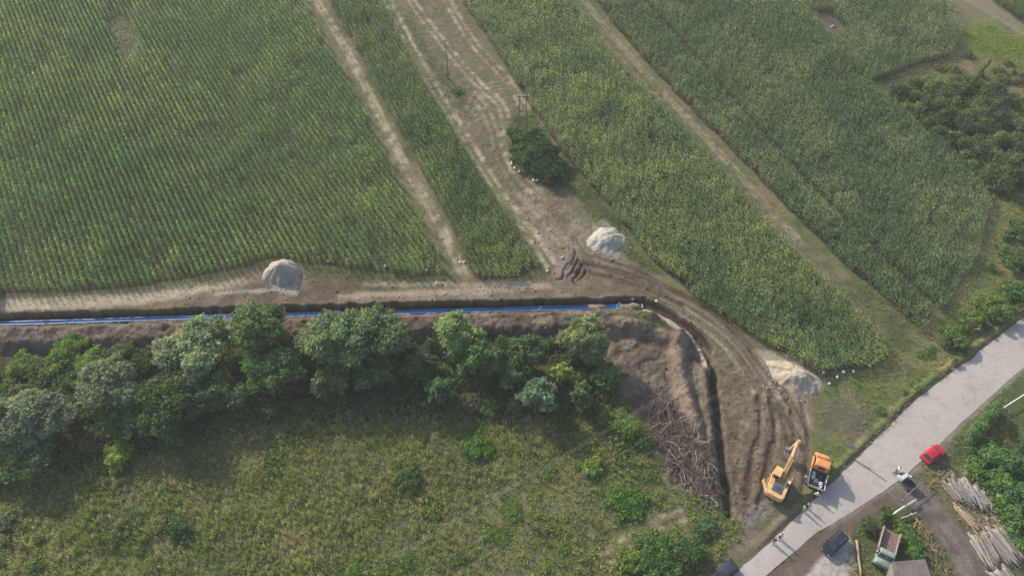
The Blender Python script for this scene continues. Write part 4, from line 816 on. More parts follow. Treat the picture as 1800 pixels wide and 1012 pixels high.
# ================================================================== DEAD BRANCHES
def branch_heap(poly, n, name, lab, lrange, mats):
    P = GA(poly); q0, q1 = P.min(0), P.max(0); m = MB(); k = 0
    while k < n:
        x, y = random.uniform(q0[0], q1[0]), random.uniform(q0[1], q1[1])
        if not inside(np.array([x]), np.array([y]), P)[0]: continue
        k += 1; z = hz(x, y) + random.random() ** 1.6 * .75; a = random.random() * 6.28; L_ = random.uniform(*lrange); el = random.uniform(-.25, .5)
        pts = [Vector((x, y, z))]; d = Vector((math.cos(a), math.sin(a), el))
        for j in range(3):
            d = (d + Vector((random.gauss(0, .28), random.gauss(0, .28), random.gauss(0, .15)))).normalized(); pts.append(pts[-1] + d * L_ / 3)
        r = random.uniform(.02, .065); m.tube(pts, [r, r * .8, r * .6, r * .25], 5)
        if random.random() < .6:
            e = (d + Vector((random.gauss(0, .6), random.gauss(0, .6), random.gauss(0, .3)))).normalized(); m.tube([pts[1], pts[1] + e * L_ * .4], [r * .6, r * .2], 4)
    o = m.build(name, mats); return tag(o, lab, 'branches', None, 'stuff')
DEADW = mat('dead_grey_branch', (.165, .115, .092), .9, 0, .35, 2, .1, .2); DEADL = mat('bleached_branch', (.40, .345, .28), .9, 0, .25, 2, .1, .2)
bp_ = [(1120, 690), (1160, 690), (1200, 735), (1238, 800), (1262, 870), (1255, 892), (1210, 860), (1165, 815), (1150, 760)]
branch_heap(bp_, 1300, 'dead_branches', 'tangle of dark dead branches piled along the narrow trench', (.6, 2.4), DEADW)
branch_heap(bp_, 170, 'bleached_branches', 'bleached bare roots and branches lying on the dark branch heap', (1.2, 3.2), DEADL)
branch_heap([(1640, 825), (1700, 815), (1760, 890), (1770, 930), (1735, 925), (1690, 880), (1655, 850)], 170, 'twig_litter', 'grey twigs and bark litter above the upper log stack', (.6, 1.6), DEADL)
branch_heap([(1618, 930), (1632, 935), (1665, 1000), (1668, 1030), (1640, 1010)], 70, 'bark_slabs', 'strip of brown bark slabs and offcuts beside the muddy lane', (.8, 2.4), mat('brown_bark_slab', (.26, .19, .135), .9, 0, .35, 3, .2, .2))

# ================================================================== LOGS
def log_mesh(L_, r, seed):
    rr = random.Random(seed); n = 6; pts = [(L_ * (k / n - .5), rr.uniform(-.05, .05), rr.uniform(-.03, .03)) for k in range(n + 1)]
    return MB().tube(pts, [r * (1.12 - .28 * k / n + rr.uniform(-.06, .06)) for k in range(n + 1)], 9)
ENDM = mat('sawn_log_end', (.50, .40, .27), .85, 0, .15, 8)
def log_proto(L_, r, seed, m, lab, grp):
    t = thing('log', lab, 'log', (0, 0, 0), 0, grp); log_mesh(L_, r, seed).build('bark', m, t, 0, True)
    for s in (-1, 1): MB().tube([(s * L_ / 2, 0, 0), (s * (L_ / 2 + .012), 0, 0)], r * (.80 if s > 0 else 1.0), 9).build('sawn_end', ENDM, t)
    return t
def log_stack(a, b, width, cols, layers, L_, r, mats, lab, grp, seed, splay=.12):
    """a, b: the two ends of the middle log as seen in the photo"""
    A, B = G(*a), G(*b); c = (A + B) / 2; d = (B - A).normalized(); nrm = Vector((-d.y, d.x, 0)); ang = math.atan2(d.y, d.x); rr = random.Random(seed)
    protos = [log_proto(L_ * rr.uniform(.85, 1.05), r * rr.uniform(.85, 1.15), seed + k, mats[k % len(mats)], lab, grp) for k in range(4)]; first = set()
    for j in range(layers):
        for i in range(cols - j):
            u = (i - (cols - j - 1) / 2) * width / cols + rr.uniform(-.05, .05); p = c + nrm * u + d * rr.uniform(-.5, .5)
            z = hz(p.x, p.y) + r * (.9 + j * 1.62) ; k = rr.randrange(4); an = ang + rr.uniform(-splay, splay) + (math.pi if rr.random() < .5 else 0)
            if k not in first: first.add(k); o = protos[k]; o.location = (p.x, p.y, z); o.rotation_euler = (0, rr.uniform(-.03, .03), an)
            else: o = dup(protos[k], (p.x, p.y, z), an)
            o.scale = (rr.uniform(.7, 1.12), (q_ := rr.uniform(.72, 1.28)), q_); o.rotation_euler.y = rr.uniform(-.05, .05)
    for k in range(4):
        if k not in first:
            for ch in list(protos[k].children): bpy.data.objects.remove(ch)
            bpy.data.objects.remove(protos[k])
W2 = [WOODG, MATS.get('brownish_wood') or mat('brownish_wood', (.19, .155, .13), .9, 0, .3, 7, .3, .2), mat('pale_debarked_wood', (.335, .305, .262), .9, 0, .2, 7, .3, .2), WOODG, mat('brownish_wood', (.19, .155, .13), .9, 0, .3, 7, .3, .2)]
log_stack((1662, 842), (1700, 885), 2.7, 10, 2, 3.8, .125, W2, 'grey debarked log in the leftmost bundle of the upper stack', 'logs of the upper stack, left bundle', 11)
log_stack((1682, 838), (1722, 893), 2.5, 9, 3, 4.6, .135, W2, 'grey debarked log in the middle bundle of the upper stack', 'logs of the upper stack, middle bundle', 12)
log_stack((1706, 848), (1738, 898), 2.4, 9, 3, 4.5, .13, W2, 'pale debarked log in the bundle right of the middle of the upper stack', 'logs of the upper stack, right middle bundle', 13)
log_stack((1726, 858), (1752, 898), 2.1, 8, 3, 4.3, .13, W2, 'pale debarked log in the rightmost bundle of the upper stack', 'logs of the upper stack, right bundle', 14)
log_stack((1682, 892), (1722, 930), 1.5, 7, 2, 4.2, .10, [WOODT, W2[3], WOODT], 'tan peeled log in the bundle between the two grey stacks', 'tan logs between the stacks', 15)
log_stack((1715, 938), (1752, 1002), 2.7, 10, 3, 5.2, .135, W2, 'grey log in the left part of the lower stack beside the muddy lane', 'logs of the lower stack, left part', 16)
log_stack((1738, 930), (1790, 990), 2.8, 10, 3, 5.4, .135, W2, 'grey log in the middle of the lower stack', 'logs of the lower stack, middle', 17)
log_stack((1762, 922), (1805, 980), 2.6, 9, 3, 5.0, .13, W2, 'grey log at the right edge of the lower stack', 'logs of the lower stack, right part', 18)
log_stack((1750, 1000), (1790, 1045), 2.8, 10, 2, 4.4, .13, W2, 'dull log cut by the bottom edge below the lower stack', 'logs at the bottom edge', 19)
def lone_log(a, b, r, m, lab, cat='log', name='log', dz=.1):
    A, B = on(*a), on(*b); A.z += r + dz; B.z += r + dz; c = (A + B) / 2; L_ = (B - A).length; d = (B - A).normalized()
    t = thing(name, lab, cat, c, 0); t.rotation_euler = d.to_track_quat('X', 'Z').to_euler(); log_mesh(L_, r, int(a[0])).build('shaft', m, t, 0, True)
    MB().tube([(L_ / 2, 0, 0), (L_ / 2 + .02, 0, 0)], r * .82, 9).build('end_face', ENDM, t); return t
lone_log((1505, 950), (1512, 1014), .17, WOODT, 'long pale log lying on the bank left of the green truck')
lone_log((1566, 907), (1607, 880), .17, CONC, 'white concrete pole lying above the dark ditch behind the green truck', 'pole', 'concrete_pole', .5)
lone_log((1580, 914), (1609, 902), .13, mat('grey_old_pole', (.33, .32, .27), .9, 0, .2, 4), 'greyish green pole lying below the white concrete pole', 'pole', 'timber_pole', .35)
lone_log((1598, 900), (1621, 926), .10, WOODT, 'pale stripped branch lying across the weeds by the muddy lane')
lone_log((1605, 928), (1612, 912), .06, WOODT, 'short thin stick leaning on the pale stripped branch', 'stick', 'stick')

# ================================================================== VEHICLES
def hd(a, b, z=0):
    A, B = G(a[0], a[1], z), G(b[0], b[1], z); return math.atan2(B.y - A.y, B.x - A.x)
TYRE_N = 18
def wheel(parent, x, y, r=.31, wd=.2, name='wheel'):
    s = 1 if y > 0 else -1
    ty = MB().tube([(0, -wd / 2, 0), (0, -wd / 2 + .03, 0), (0, wd / 2 - .03, 0), (0, wd / 2, 0)], [r * .93, r, r, r * .93], TYRE_N).build('wheel', RUBBER, parent, 0, True, (x, y, r))
    MB().tube([(0, s * wd / 2 - s * .02, 0), (0, s * wd / 2 + s * .012, 0)], r * .62, 14).build('rim', STEEL, ty); return ty
def car(lab, cat, px, py, rz, paint_, L_, W, Hh, kind, z=0):
    p = on(px, py); t = thing('parked_car', lab, cat, (p.x, p.y, p.z + z), rz); h = W / 2; hl = L_ / 2
    def ring(x, wl, zb, zs, zt):      # lower body ring
        return [(x, -wl * .88, zb), (x, -wl, zb + .12), (x, -wl, zs), (x, -wl * .93, zt), (x, -wl * .5, zt + .03), (x, wl * .5, zt + .03), (x, wl * .93, zt), (x, wl, zs), (x, wl, zb + .12), (x, wl * .88, zb)]
    bz = .27 if kind != 'suv' else .33; belt = Hh * .60; hood = Hh * .56
    st = [(-hl, .86, bz + .12, belt * .72, belt * .86), (-hl + .12, .95, bz, belt * .85, belt * .97), (-hl + .6, 1, bz, belt * .9, belt), (-.2, 1, bz, belt * .9, belt), (hl - 1.25, 1, bz, belt * .88, belt * .98), (hl - .45, .97, bz, hood * .85, hood * .96), (hl - .12, .90, bz + .03, hood * .75, hood * .84), (hl, .78, bz + .12, hood * .6, hood * .7)]
    MB().loft([ring(x, h * k, zb, zs, zt) for x, k, zb, zs, zt in st]).build('body', paint_, t, .03, True)
    rb = -hl + (.22 if kind != 'saloon' else .85); rf = hl - (1.0 if kind != 'suv' else 1.15); rt0 = -hl + (.75 if kind == 'hatch' else .5 if kind == 'suv' else 1.35); rt1 = hl - (1.75 if kind != 'suv' else 1.75); zt = Hh
    bw, tw = h * .90, h * .72
    base = [(rb, -bw * .94, belt), (rf, -bw * .94, belt), (rf, bw * .94, belt), (rb, bw * .94, belt)]; mid = [(rt0 - .06, -tw * 1.03, zt - .07), (rt1 + .08, -tw * 1.03, zt - .07), (rt1 + .08, tw * 1.03, zt - .07), (rt0 - .06, tw * 1.03, zt - .07)]
    top = [(rt0 + .12, -tw * .86, zt), (rt1 - .12, -tw * .86, zt), (rt1 - .12, tw * .86, zt), (rt0 + .12, tw * .86, zt)]
    MB().loft([base, mid, top]).build('roof_shell', paint_, t, .03, True)
    def pane(name, a, b, c, d, i0=.08, i1=.08):
        a, b, c, d = map(Vector, (a, b, c, d))
        L1 = lambda u, v: (a * (1 - u) + b * u) * (1 - v) + (d * (1 - u) + c * u) * v
        MB().plate(L1(i0, i1), L1(1 - i0, i1), L1(1 - i0, 1 - i1 * .6), L1(i0, 1 - i1 * .6), .015).build(name, GLASS, t)
    pane('windscreen', base[1], base[2], mid[2], mid[1], .06); pane('rear_window', base[3], base[0], mid[0], mid[3], .08)
    for s in (0, 1):
        a, b, c, d = (base[0], base[1], mid[1], mid[0]) if s == 0 else (base[2], base[3], mid[3], mid[2])
        a, b, c, d = map(Vector, (a, b, c, d))
        for u0, u1 in ((.06, .48), (.53, .94)):
            e = lambda u, v: (a * (1 - u) + b * u) * (1 - v) + (d * (1 - u) + c * u) * v
            MB().plate(e(u0, .1), e(u1, .1), e(u1, .88), e(u0, .88), .012).build('side_window', GLASS, t)
    for y in (-h * .66, h * .66):
        MB().box(hl - .20, hl - .03, y - .16, y + .16, hood * .66, hood * .83).build('headlight', CHROME, t, .03)
        MB().box(-hl - .01, -hl + .10, y - .13, y + .13, belt * .62, belt * .86).build('tail_light', REDL, t, .02)
        s = 1 if y > 0 else -1
        MB().box(rf - .38, rf - .20, s * h * .98 if s > 0 else s * h * .98 - .17, s * h * .98 + .17 if s > 0 else s * h * .98, belt - .02, belt + .13).build('wing_mirror', paint_, t, .03)
    MB().box(hl - .1, hl + .03, -h * .8, h * .8, bz + .05, bz + .2).build('front_bumper', DGREY, t, .02); MB().box(-hl - .04, -hl + .1, -h * .84, h * .84, bz + .08, bz + .24).build('rear_bumper', DGREY, t, .02)
    r = .30 if kind != 'suv' else .36
    for x in (-hl + .72, hl - .78):
        for y in (-h + .08, h - .08): wheel(t, x, y, r, .2)
    if kind == 'suv':
        for s in (-1, 1): MB().tube([(rt0 + .2, s * tw * .8, zt + .05), (rt1 - .2, s * tw * .8, zt + .05)], .025, 6).build('roof_rail', STEEL, t)
    return t
car('small red hatchback parked on the verge beside the road', 'car', 1637, 800, hd((1620, 812), (1655, 787)), REDP, 4.0, 1.72, 1.5, 'hatch')
car('black estate car with roof rails parked on the gravel shoulder', 'car', 1464, 957, hd((1478, 944), (1448, 972)), BLACKP, 4.3, 1.78, 1.68, 'suv', .02)
car('dark navy blue car cut by the bottom edge of the picture', 'car', 1271, 1009, hd((1290, 988), (1245, 1030)), NAVYP, 4.4, 1.76, 1.48, 'hatch')

# ---- excavator: +x is the way the boom points
def local(t, v): return t.matrix_world.inverted() @ Vector(v)
p = on(1364, 856); EX = thing('excavator', 'orange yellow crawler excavator with raised boom standing on the churned soil', 'excavator', p, hd((1372, 868), (1385, 838))); EX.scale = (1.1,) * 3
bpy.context.view_layer.update()
for s in (-1, 1):
    prof = [(-1.75, .15), (-1.45, .0), (1.45, .0), (1.75, .15), (1.85, .45), (1.6, .78), (-1.6, .78), (-1.85, .45)]
    tk = MB().prism(prof, s * 1.05 - .28, s * 1.05 + .28).build('track', RUBBER, EX, .05)
    for k in range(12):
        x = -1.6 + k * .29; MB().box(x, x + .09, s * 1.05 - .3, s * 1.05 + .3, .775, .81).build('track_shoe', DGREY, tk)
    MB().box(-1.3, 1.3, s * 1.05 - .32, s * 1.05 + .32, .25, .55).build('track_frame', ORANGE, EX, .04)
MB().tube([(0, 0, .45), (0, 0, 1.05)], .75, 20).build('slew_ring', DGREY, EX)
hs_ = MB(); hs_.box(-1.75, 1.35, -1.25, 1.25, .98, 1.25); hs_.box(-1.75, .15, .62, 1.25, 1.25, 1.85); hs_.box(-1.75, 1.2, -1.25, -.62, 1.25, 1.80); hs_.build('upper_deck', ORANGE, EX, .04)
MB().box(-1.70, -.35, -.60, .60, 1.25, 1.95).build('engine_hood', BLUEG, EX, .05)
for y in (-.30, .0, .30): MB().box(-1.5, -.6, y - .05, y + .05, 1.95, 1.975).build('hood_louvre', DGREY, EX)
MB().tube([(-1.0, .12, 1.95), (-1.0, .12, 2.35)], .075, 10).build('exhaust_stack', STEEL, EX)
cw = [(-1.76, -1.30), (-2.12, -1.22), (-2.32, -.85), (-2.38, 0), (-2.32, .85), (-2.12, 1.22), (-1.76, 1.30)]
MB().loft([[(x, y, .95) for x, y in cw], [(x - .04, y, 1.2) for x, y in cw], [(x - .04, y, 1.85) for x, y in cw], [(x * .97 - .02, y * .96, 2.02) for x, y in cw]]).build('counterweight', ORANGE, EX, .05)
d0 = Vector((-1.72, 1.27, 0)); dv = Vector((1.25, .95, 0)).normalized()
MB().beam(d0 + Vector((0, 0, 1.55)), d0 + dv * 1.25 + Vector((0, 0, 1.55)), .10, .85).build('open_side_door', ORANGE, EX, .03)
cb = MB(); cb.box(.18, 1.62, .28, 1.22, 1.25, 1.75); 
for x in (.22, 1.5):
    for y in (.32, 1.16): cb.beam((x, y, 1.75), (x + (.0 if x < 1 else -.06), y + (.03 if y < 1 else -.03), 2.72), .09, .09)
cab = cb.build('cab', ORANGE, EX, .02)
MB().box(.14, 1.52, .27, 1.23, 2.72, 2.84).build('cab_roof', mat('pale_orange_roof', (.74, .50, .21), .5, 0, .1, 2, 0, .4, .2), cab, .05)
for nm, q in (('cab_front_glass', ((1.56, .36, 1.76), (1.56, 1.14, 1.76), (1.48, 1.14, 2.70), (1.48, .36, 2.70))), ('cab_rear_glass', ((.24, 1.14, 1.76), (.24, .36, 1.76), (.24, .36, 2.70), (.24, 1.14, 2.70))), ('cab_side_glass', ((.28, .31, 1.76), (1.46, .31, 1.76), (1.44, .33, 2.70), (.28, .33, 2.70))), ('cab_door_glass', ((1.46, 1.19, 1.76), (.28, 1.19, 1.76), (.28, 1.17, 2.70), (1.44, 1.17, 2.70)))):
    MB().plate(*q, .01).build(nm, GLASS, cab)
# boom and stick go through the points where the photo shows them
kb = Vector((1.0, -.12, 1.5)); tip = local(EX, G(1402, 778, 4.0)); knee = kb.lerp(tip, .5) + Vector((-.25, 0, .95)); bk = local(EX, G(1383, 795, 1.1))
bm_ = MB(); bm_.beam(kb, knee, .52, .62, .50, .72); bm_.beam(knee, tip, .50, .72, .40, .42); bm_.build('boom', ORANGE, EX, .03)
for s in (-1, 1): MB().tube([kb + Vector((.35, .30 * s, -.15)), kb.lerp(knee, .92) + Vector((0, .27 * s, -.05))], .075, 10).build('boom_cylinder', STEEL, EX)
MB().tube([knee + Vector((0, 0, .42)), tip + Vector((-.2, 0, .38))], .07, 10).build('stick_cylinder', STEEL, EX)
stick_e = bk.lerp(tip, .28); sdv = (stick_e - tip).normalized()
MB().beam(tip - sdv * .5, stick_e, .36, .52, .30, .30).build('stick', ORANGE, EX, .03)
bkt = MB(); prof = [(0, 0), (.55, .12), (.62, -.25), (.45, -.75), (.0, -.95), (-.35, -.75), (-.18, -.6), (.05, -.72), (.32, -.6), (.42, -.25), (.3, -.05)]
bkt.prism(prof, -.45, .45); b_ = bkt.build('bucket', STEEL, EX, .015, False, stick_e + Vector((0, 0, -.05))); b_.rotation_euler = (0, .5, .35)
for y in (-.36, -.12, .12, .36): MB().beam((-.30, y, -.76), (-.52, y, -.62), .07, .06, .03, .03).build('bucket_tooth', DGREY, b_)
MB().tube([(1.2, -.5, 1.6), (1.3, -.42, 2.0), (2.3, -.4, 2.7)], .03, 6).build('hydraulic_hose', RUBBER, EX)
MB().box(.30, .72, -1.2, -.78, 1.81, 2.12).build('tool_box', WHITEP, EX, .05); MB().box(-.05, .27, -1.2, -.85, 1.81, 2.05).build('fuel_filler_cover', mat('dark_red_paint', (.25, .05, .05), .5), EX, .04)
MB().tube([(1.3, -1.2, 1.25), (1.3, -1.2, 2.2), (.2, -1.2, 2.2)], .03, 6).build('handrail', ORANGE, EX)

# ---- orange truck, bonnet away from the camera
def truck(name, lab, px, py, rz, paint_, cabx, bedx, W, cabh, bed_m, rail_m, z=0, bonnet=.8, sideh=.5, open_rear=False, rake=.45):
    p = on(px, py); t = thing(name, lab, 'truck', (p.x, p.y, p.z + z), rz); h = W / 2
    c0, c1 = cabx; b0, b1 = bedx; f1 = c1 + bonnet
    ch = MB(); 
    for s in (-1, 1): ch.box(b0 + .1, f1 - .1, s * .42 - .07, s * .42 + .07, .55, .78)
    ch.build('chassis', DGREY, t)
    RK = rake; zt = cabh; zb = .75; belt = zb + (zt - zb) * .55
    MB().loft([[(c0, -h, zb), (c1 + .05, -h, zb), (c1 + .05, h, zb), (c0, h, zb)], [(c0, -h, belt), (c1 + .02, -h, belt), (c1 + .02, h, belt), (c0, h, belt)], [(c0 + .03, -h * .93, zt - .08), (c1 - RK, -h * .92, zt - .08), (c1 - RK, h * .92, zt - .08), (c0 + .03, h * .93, zt - .08)], [(c0 + .12, -h * .84, zt), (c1 - RK - .1, -h * .83, zt), (c1 - RK - .1, h * .83, zt), (c0 + .12, h * .84, zt)]]).build('cab', paint_, t, .05, True)
    MB().loft([[(c1, -h * .96, zb - .1), (f1, -h * .9, zb - .1), (f1, h * .9, zb - .1), (c1, h * .96, zb - .1)], [(c1, -h * .96, belt - .15), (f1, -h * .9, belt - .32), (f1, h * .9, belt - .32), (c1, h * .96, belt - .15)], [(c1, -h * .8, belt - .02), (f1 - .12, -h * .75, belt - .2), (f1 - .12, h * .75, belt - .2), (c1, h * .8, belt - .02)]]).build('bonnet', paint_, t, .05, True)
    A, B, C_, D = Vector((c1 + .02, -h, belt)), Vector((c1 + .02, h, belt)), Vector((c1 - RK, h * .92, zt - .08)), Vector((c1 - RK, -h * .92, zt - .08))
    e = lambda u, v: (A * (1 - u) + B * u) * (1 - v) + (D * (1 - u) + C_ * u) * v
    MB().plate(e(.06, .06), e(.485, .06), e(.485, .94), e(.06, .94), .02).build('windscreen', GLASS, t); MB().plate(e(.515, .06), e(.94, .06), e(.94, .94), e(.515, .94), .02).build('windscreen', GLASS, t)
    MB().plate((c0 - .001, h * .45, belt + .15), (c0 - .001, -h * .45, belt + .15), (c0 + .015, -h * .42, zt - .3), (c0 + .015, h * .42, zt - .3), .015).build('rear_window', GLASS, t)
    for s in (-1, 1):
        q = [(c0 + .2, s * h, belt + .04), (c1 - .12, s * h, belt + .04), (c1 - RK, s * h * .94, zt - .14), (c0 + .22, s * h * .945, zt - .14)]
        MB().plate(*(q if s < 0 else q[::-1]), .02).build('side_window', GLASS, t)
        MB().box(c0 + .12, c1 - .1, s * h - .02, s * h + .025, zb + .05, belt - .02).build('door', paint_, t, .02)
        MB().box(c1 - .3, c1 - .22, s * (h + .02) if s > 0 else -h - .34, h + .34 if s > 0 else -h - .02, belt + .1, belt + .4).build('wing_mirror', DGREY, t, .02)
        MB().tube([(f1 - .03, s * h * .66, zb + .25), (f1 + .03, s * h * .66, zb + .25)], .12, 12).build('headlight', CHROME, t)
        MB().box(f1 - .75, f1 - .02, s * h * .92 - .12, s * h * .92 + .12, .80, .92).build('mudguard', paint_, t, .04)
    MB().box(f1 - .02, f1 + .14, -h, h, .5, .72).build('front_bumper', DGREY, t, .03)
    bed = MB().box(b0, b1, -h * 1.02, h * 1.02, .95, 1.05).build('bed_floor', bed_m, t, .01)
    for s in (-1, 1):
        MB().box(b0, b1, s * h * 1.05 - .04, s * h * 1.05 + .04, 1.0, 1.0 + sideh).build('side_board', bed_m, t, .01)
        MB().box(b0, b1, s * h * 1.05 - .055, s * h * 1.05 + .055, 1.0 + sideh + .002, 1.07 + sideh).build('top_rail', rail_m, t, .01)
    MB().box(b1 - .08, b1 - .002, -h * 1.0, h * 1.0, 1.06, 1.25 + sideh).build('headboard', bed_m, t, .01)
    if not open_rear: MB().box(b0 + .002, b0 + .07, -h * 1.0, h * 1.0, 1.06, 1.02 + sideh).build('tailgate', rail_m, t, .01)
    for x in ((f1 - .42), b0 + .9):
        for s in (-1, 1): wheel(t, x, s * (h - .12), .46, .28)
    for s in (-1, 1): MB().box(b0 - .03, b0 + .02, s * h * .8 - .1, s * h * .8 + .1, .7, .85).build('tail_light', REDL, t)
    return t
OT = truck('flatbed_truck', 'orange bonneted truck with a loaded open bed beside the excavator', 1434, 836, hd((1431, 850), (1440, 808)), DEEPOR, (.1, 2.25), (-2.6, .0), 2.3, 3.05, DGREY, WHITEP, 0, .75, .55, False, .85)
GT = truck('dump_truck', 'old pale green truck with an empty rusty bed facing the bottom edge', 1552, 970, hd((1560, 945), (1549, 985)), GREENP, (.55, 1.75), (-3.1, .42), 2.15, 2.45, RUST, mat('pinkish_rusty_rail', (.46, .36, .31), .8, 0, .2, 3, 0, .3, .3), 0, .75, .62, True)
MB().tube([(-3.05, -1.13, 1.0), (-3.05, 1.13, 1.62)], .03, 6).build('tail_bar', WOODG, GT) if False else None
# load on the orange truck
bpy.context.view_layer.update()
def placed(parent, v): return parent.matrix_world @ Vector(v)
LOADM = mat('grey_plastic_sheet', (.42, .42, .46), .55, 0, .25, 3, .1)
for k, (x, y, l_, w_, hh, m_, lab) in enumerate(((-.75, .62, 1.3, .55, .55, LOADM, 'long grey sheeted bundle along the left board of the orange truck bed'), (-1.5, .1, .7, .6, .5, LOADM, 'grey sheeted bundle in the middle of the orange truck bed'), (-1.75, -.55, .6, .55, .6, WHITEP, 'white bundle at the right rear of the orange truck bed'), (-.7, -.4, .8, .6, .35, DGREY, 'dark crate behind the cab in the orange truck bed'))):
    q = placed(OT, (x, y, 1.052)); t = thing('bundle', lab, 'bundle', q, OT.rotation_euler.z + .1 * k, 'load of the orange truck')
    MB().loft([[(-l_ / 2, -w_ / 2, 0), (l_ / 2, -w_ / 2, 0), (l_ / 2, w_ / 2, 0), (-l_ / 2, w_ / 2, 0)], [(-l_ / 2 * 1.04, -w_ / 2, hh * .5), (l_ / 2, -w_ / 2 * 1.06, hh * .55), (l_ / 2 * 1.03, w_ / 2, hh * .5), (-l_ / 2, w_ / 2 * 1.05, hh * .6)], [(-l_ / 2 * .8, -w_ / 2 * .7, hh), (l_ / 2 * .75, -w_ / 2 * .75, hh * .93), (l_ / 2 * .8, w_ / 2 * .7, hh * .9), (-l_ / 2 * .7, w_ / 2 * .8, hh * 1.02)]]).build('wrapped_load', m_, t, .05, True)
    MB().box(-.02, .02, -w_ / 2 * 1.07, w_ / 2 * 1.07, -.0, hh * 1.03).build('strap', RUBBER, t)

# ---- three-wheeled cart and motorbike at the lane mouth
p = on(1589, 848); CV = thing('utility_cart', 'small grey white utility cart with dark cargo bed at the lane mouth', 'cart', p, hd((1596, 858), (1578, 838)))
MB().loft([[(.25, -.62, .35), (1.25, -.5, .4), (1.25, .5, .4), (.25, .62, .35)], [(.25, -.66, .85), (1.35, -.48, .75), (1.35, .48, .75), (.25, .66, .85)], [(.25, -.6, 1.55), (.75, -.5, 1.5), (.75, .5, 1.5), (.25, .6, 1.55)]]).build('cab', mat('grey_white_panel', (.55, .56, .58), .5, 0, .12, 3, 0, .4, .2), CV, .06, True)
MB().plate((1.30, -.40, .90), (1.30, .40, .90), (.82, .42, 1.46), (.82, -.42, 1.46), .02).build('windscreen', GLASS, CV)
MB().box(-1.45, .2, -.66, .66, .55, .66).build('bed_floor', DGREY, CV, .01)
for s in (-1, 1):
    MB().box(-1.45, .2, s * .66 - .03, s * .66 + .03, .6, .98).build('side_board', DGREY, CV, .01); wheel(CV, -.95, s * .6, .27, .16); MB().tube([(1.26, s * .3, .68), (1.34, s * .3, .68)], .09, 10).build('headlight', CHROME, CV)
MB().box(-1.48, -1.42, -.64, .64, .6, .98).build('tailgate', DGREY, CV, .01); wheel(CV, .95, .0001, .27, .16)
def motorbike(lab, px, py, rz):
    p = on(px, py); t = thing('motorbike', lab, 'motorbike', p, rz); t.rotation_euler = (R(8), 0, rz)
    for x in (-.66, .66):
        n = 20; w_ = MB().tube([(x + .29 * math.cos(2 * math.pi * k / n), 0, .31 + .29 * math.sin(2 * math.pi * k / n)) for k in range(n + 1)], .05, 6, False).build('wheel', RUBBER, t, 0, True)
        MB().tube([(x, -.06, .31), (x, .06, .31)], .10, 12).build('hub', STEEL, w_)
        MB().box(x - .27, x - .23, -.01, .01, .29, .33)
    f = MB(); f.tube([(.66, 0, .31), (.46, 0, .92)], .035, 8); f.tube([(.46, 0, .85), (-.1, 0, .55), (-.66, 0, .31)], .035, 8); f.tube([(.40, 0, .78), (.1, 0, .32), (-.3, 0, .32), (-.66, 0, .31)], .03, 8); f.build('frame', DGREY, t)
    MB().box(-.05, .30, -.13, .13, .28, .58).build('engine', STEEL, t, .04)
    MB().loft([[(.40, -.05, .80), (.40, .05, .80), (.40, .03, .92), (.40, -.03, .92)], [(.18, -.15, .72), (.18, .15, .72), (.18, .11, .94), (.18, -.11, .94)], [(-.08, -.10, .70), (-.08, .10, .70), (-.08, .08, .84), (-.08, -.08, .84)]]).build('fuel_tank', WHITEP, t, .02, True)
    MB().box(-.72, -.06, -.12, .12, .72, .82).build('saddle', RUBBER, t, .04)
    MB().tube([(.34, -.36, 1.02), (.44, -.2, 1.0), (.45, .2, 1.0), (.34, .36, 1.02)], .018, 6).build('handlebar', STEEL, t); MB().tube([(.50, 0, .86), (.60, 0, .86)], [.07, .095], 12).build('headlight', CHROME, t)
    MB().tube([(.1, -.16, .32), (-.3, -.17, .30), (-.75, -.17, .40)], .045, 8).build('exhaust', STEEL, t); return t
motorbike('white tanked motorbike parked on the road edge in front of the grey cart', 1580, 835, hd((1588, 836), (1572, 832)))

# ================================================================== POLES, WIRES, BARRIER, SIGN, SHED, HEDGE
def hpole(px, py, h, lab):
    p = on(px, py); t = thing('power_pole', lab, 'power pole', p, 0)
    MB().tube([(0, 0, -.3), (.05, 0, h * .5), (0, 0, h)], [.10, .085, .06], 8).build('shaft', WOODD, t, 0, True)
    MB().beam((-.4, 0, h - .35), (.4, 0, h - .35), .07, .08).build('crossarm', WOODD, t)
    for x in (-.36, 0, .36): MB().tube([(x, 0, h - .30 if x else h), (x, 0, h - .12 if x else h + .18)], [.035, .05], 8).build('insulator', WHITEP, t)
    return t
hpole(788, 140, 10.5, 'lone dark wooden pole among the weeds of the wide track')
p = on(918, 250); t = thing('twin_pole', 'dark twin legged wooden power pole rising from the shrubs on the island', 'power pole', p, 0); hh = 12.0
for s in (-1, 1): MB().tube([(s * 1.05, 0, -.3), (s * .62, 0, hh)], [.11, .08], 8).build('leg', WOODD, t, 0, True)
MB().beam((-.95, 0, hh * .35), (.95, 0, hh * .35), .1, .12).build('brace', WOODD, t); MB().beam((-.78, 0, hh * .68), (.78, 0, hh * .68), .1, .12).build('brace', WOODD, t); MB().beam((-1.2, 0, hh - .1), (1.2, 0, hh - .1), .14, .14).build('crossarm', WOODD, t)
for x in (-1.05, -.35, .35, 1.05): MB().tube([(x, 0, hh), (x, 0, hh + .22)], [.05, .09], 8).build('insulator', WHITEP, t)
p = on(1464, 47); t = thing('steel_mast', 'tall pale grey mast standing in the brown clearing at the top', 'power pole', p, 0)
MB().tube([(0, 0, -.3), (0, 0, 13)], [.14, .07], 10).build('shaft', mat('galvanised_mast', (.42, .43, .42), .6, .3), t, 0, True); MB().tube([(0, 0, -.1), (0, 0, .45)], [.42, .34], 12).build('footing', CONC, t); MB().beam((-.5, 0, 12.6), (.5, 0, 12.6), .08, .08).build('crossarm', STEEL, t)
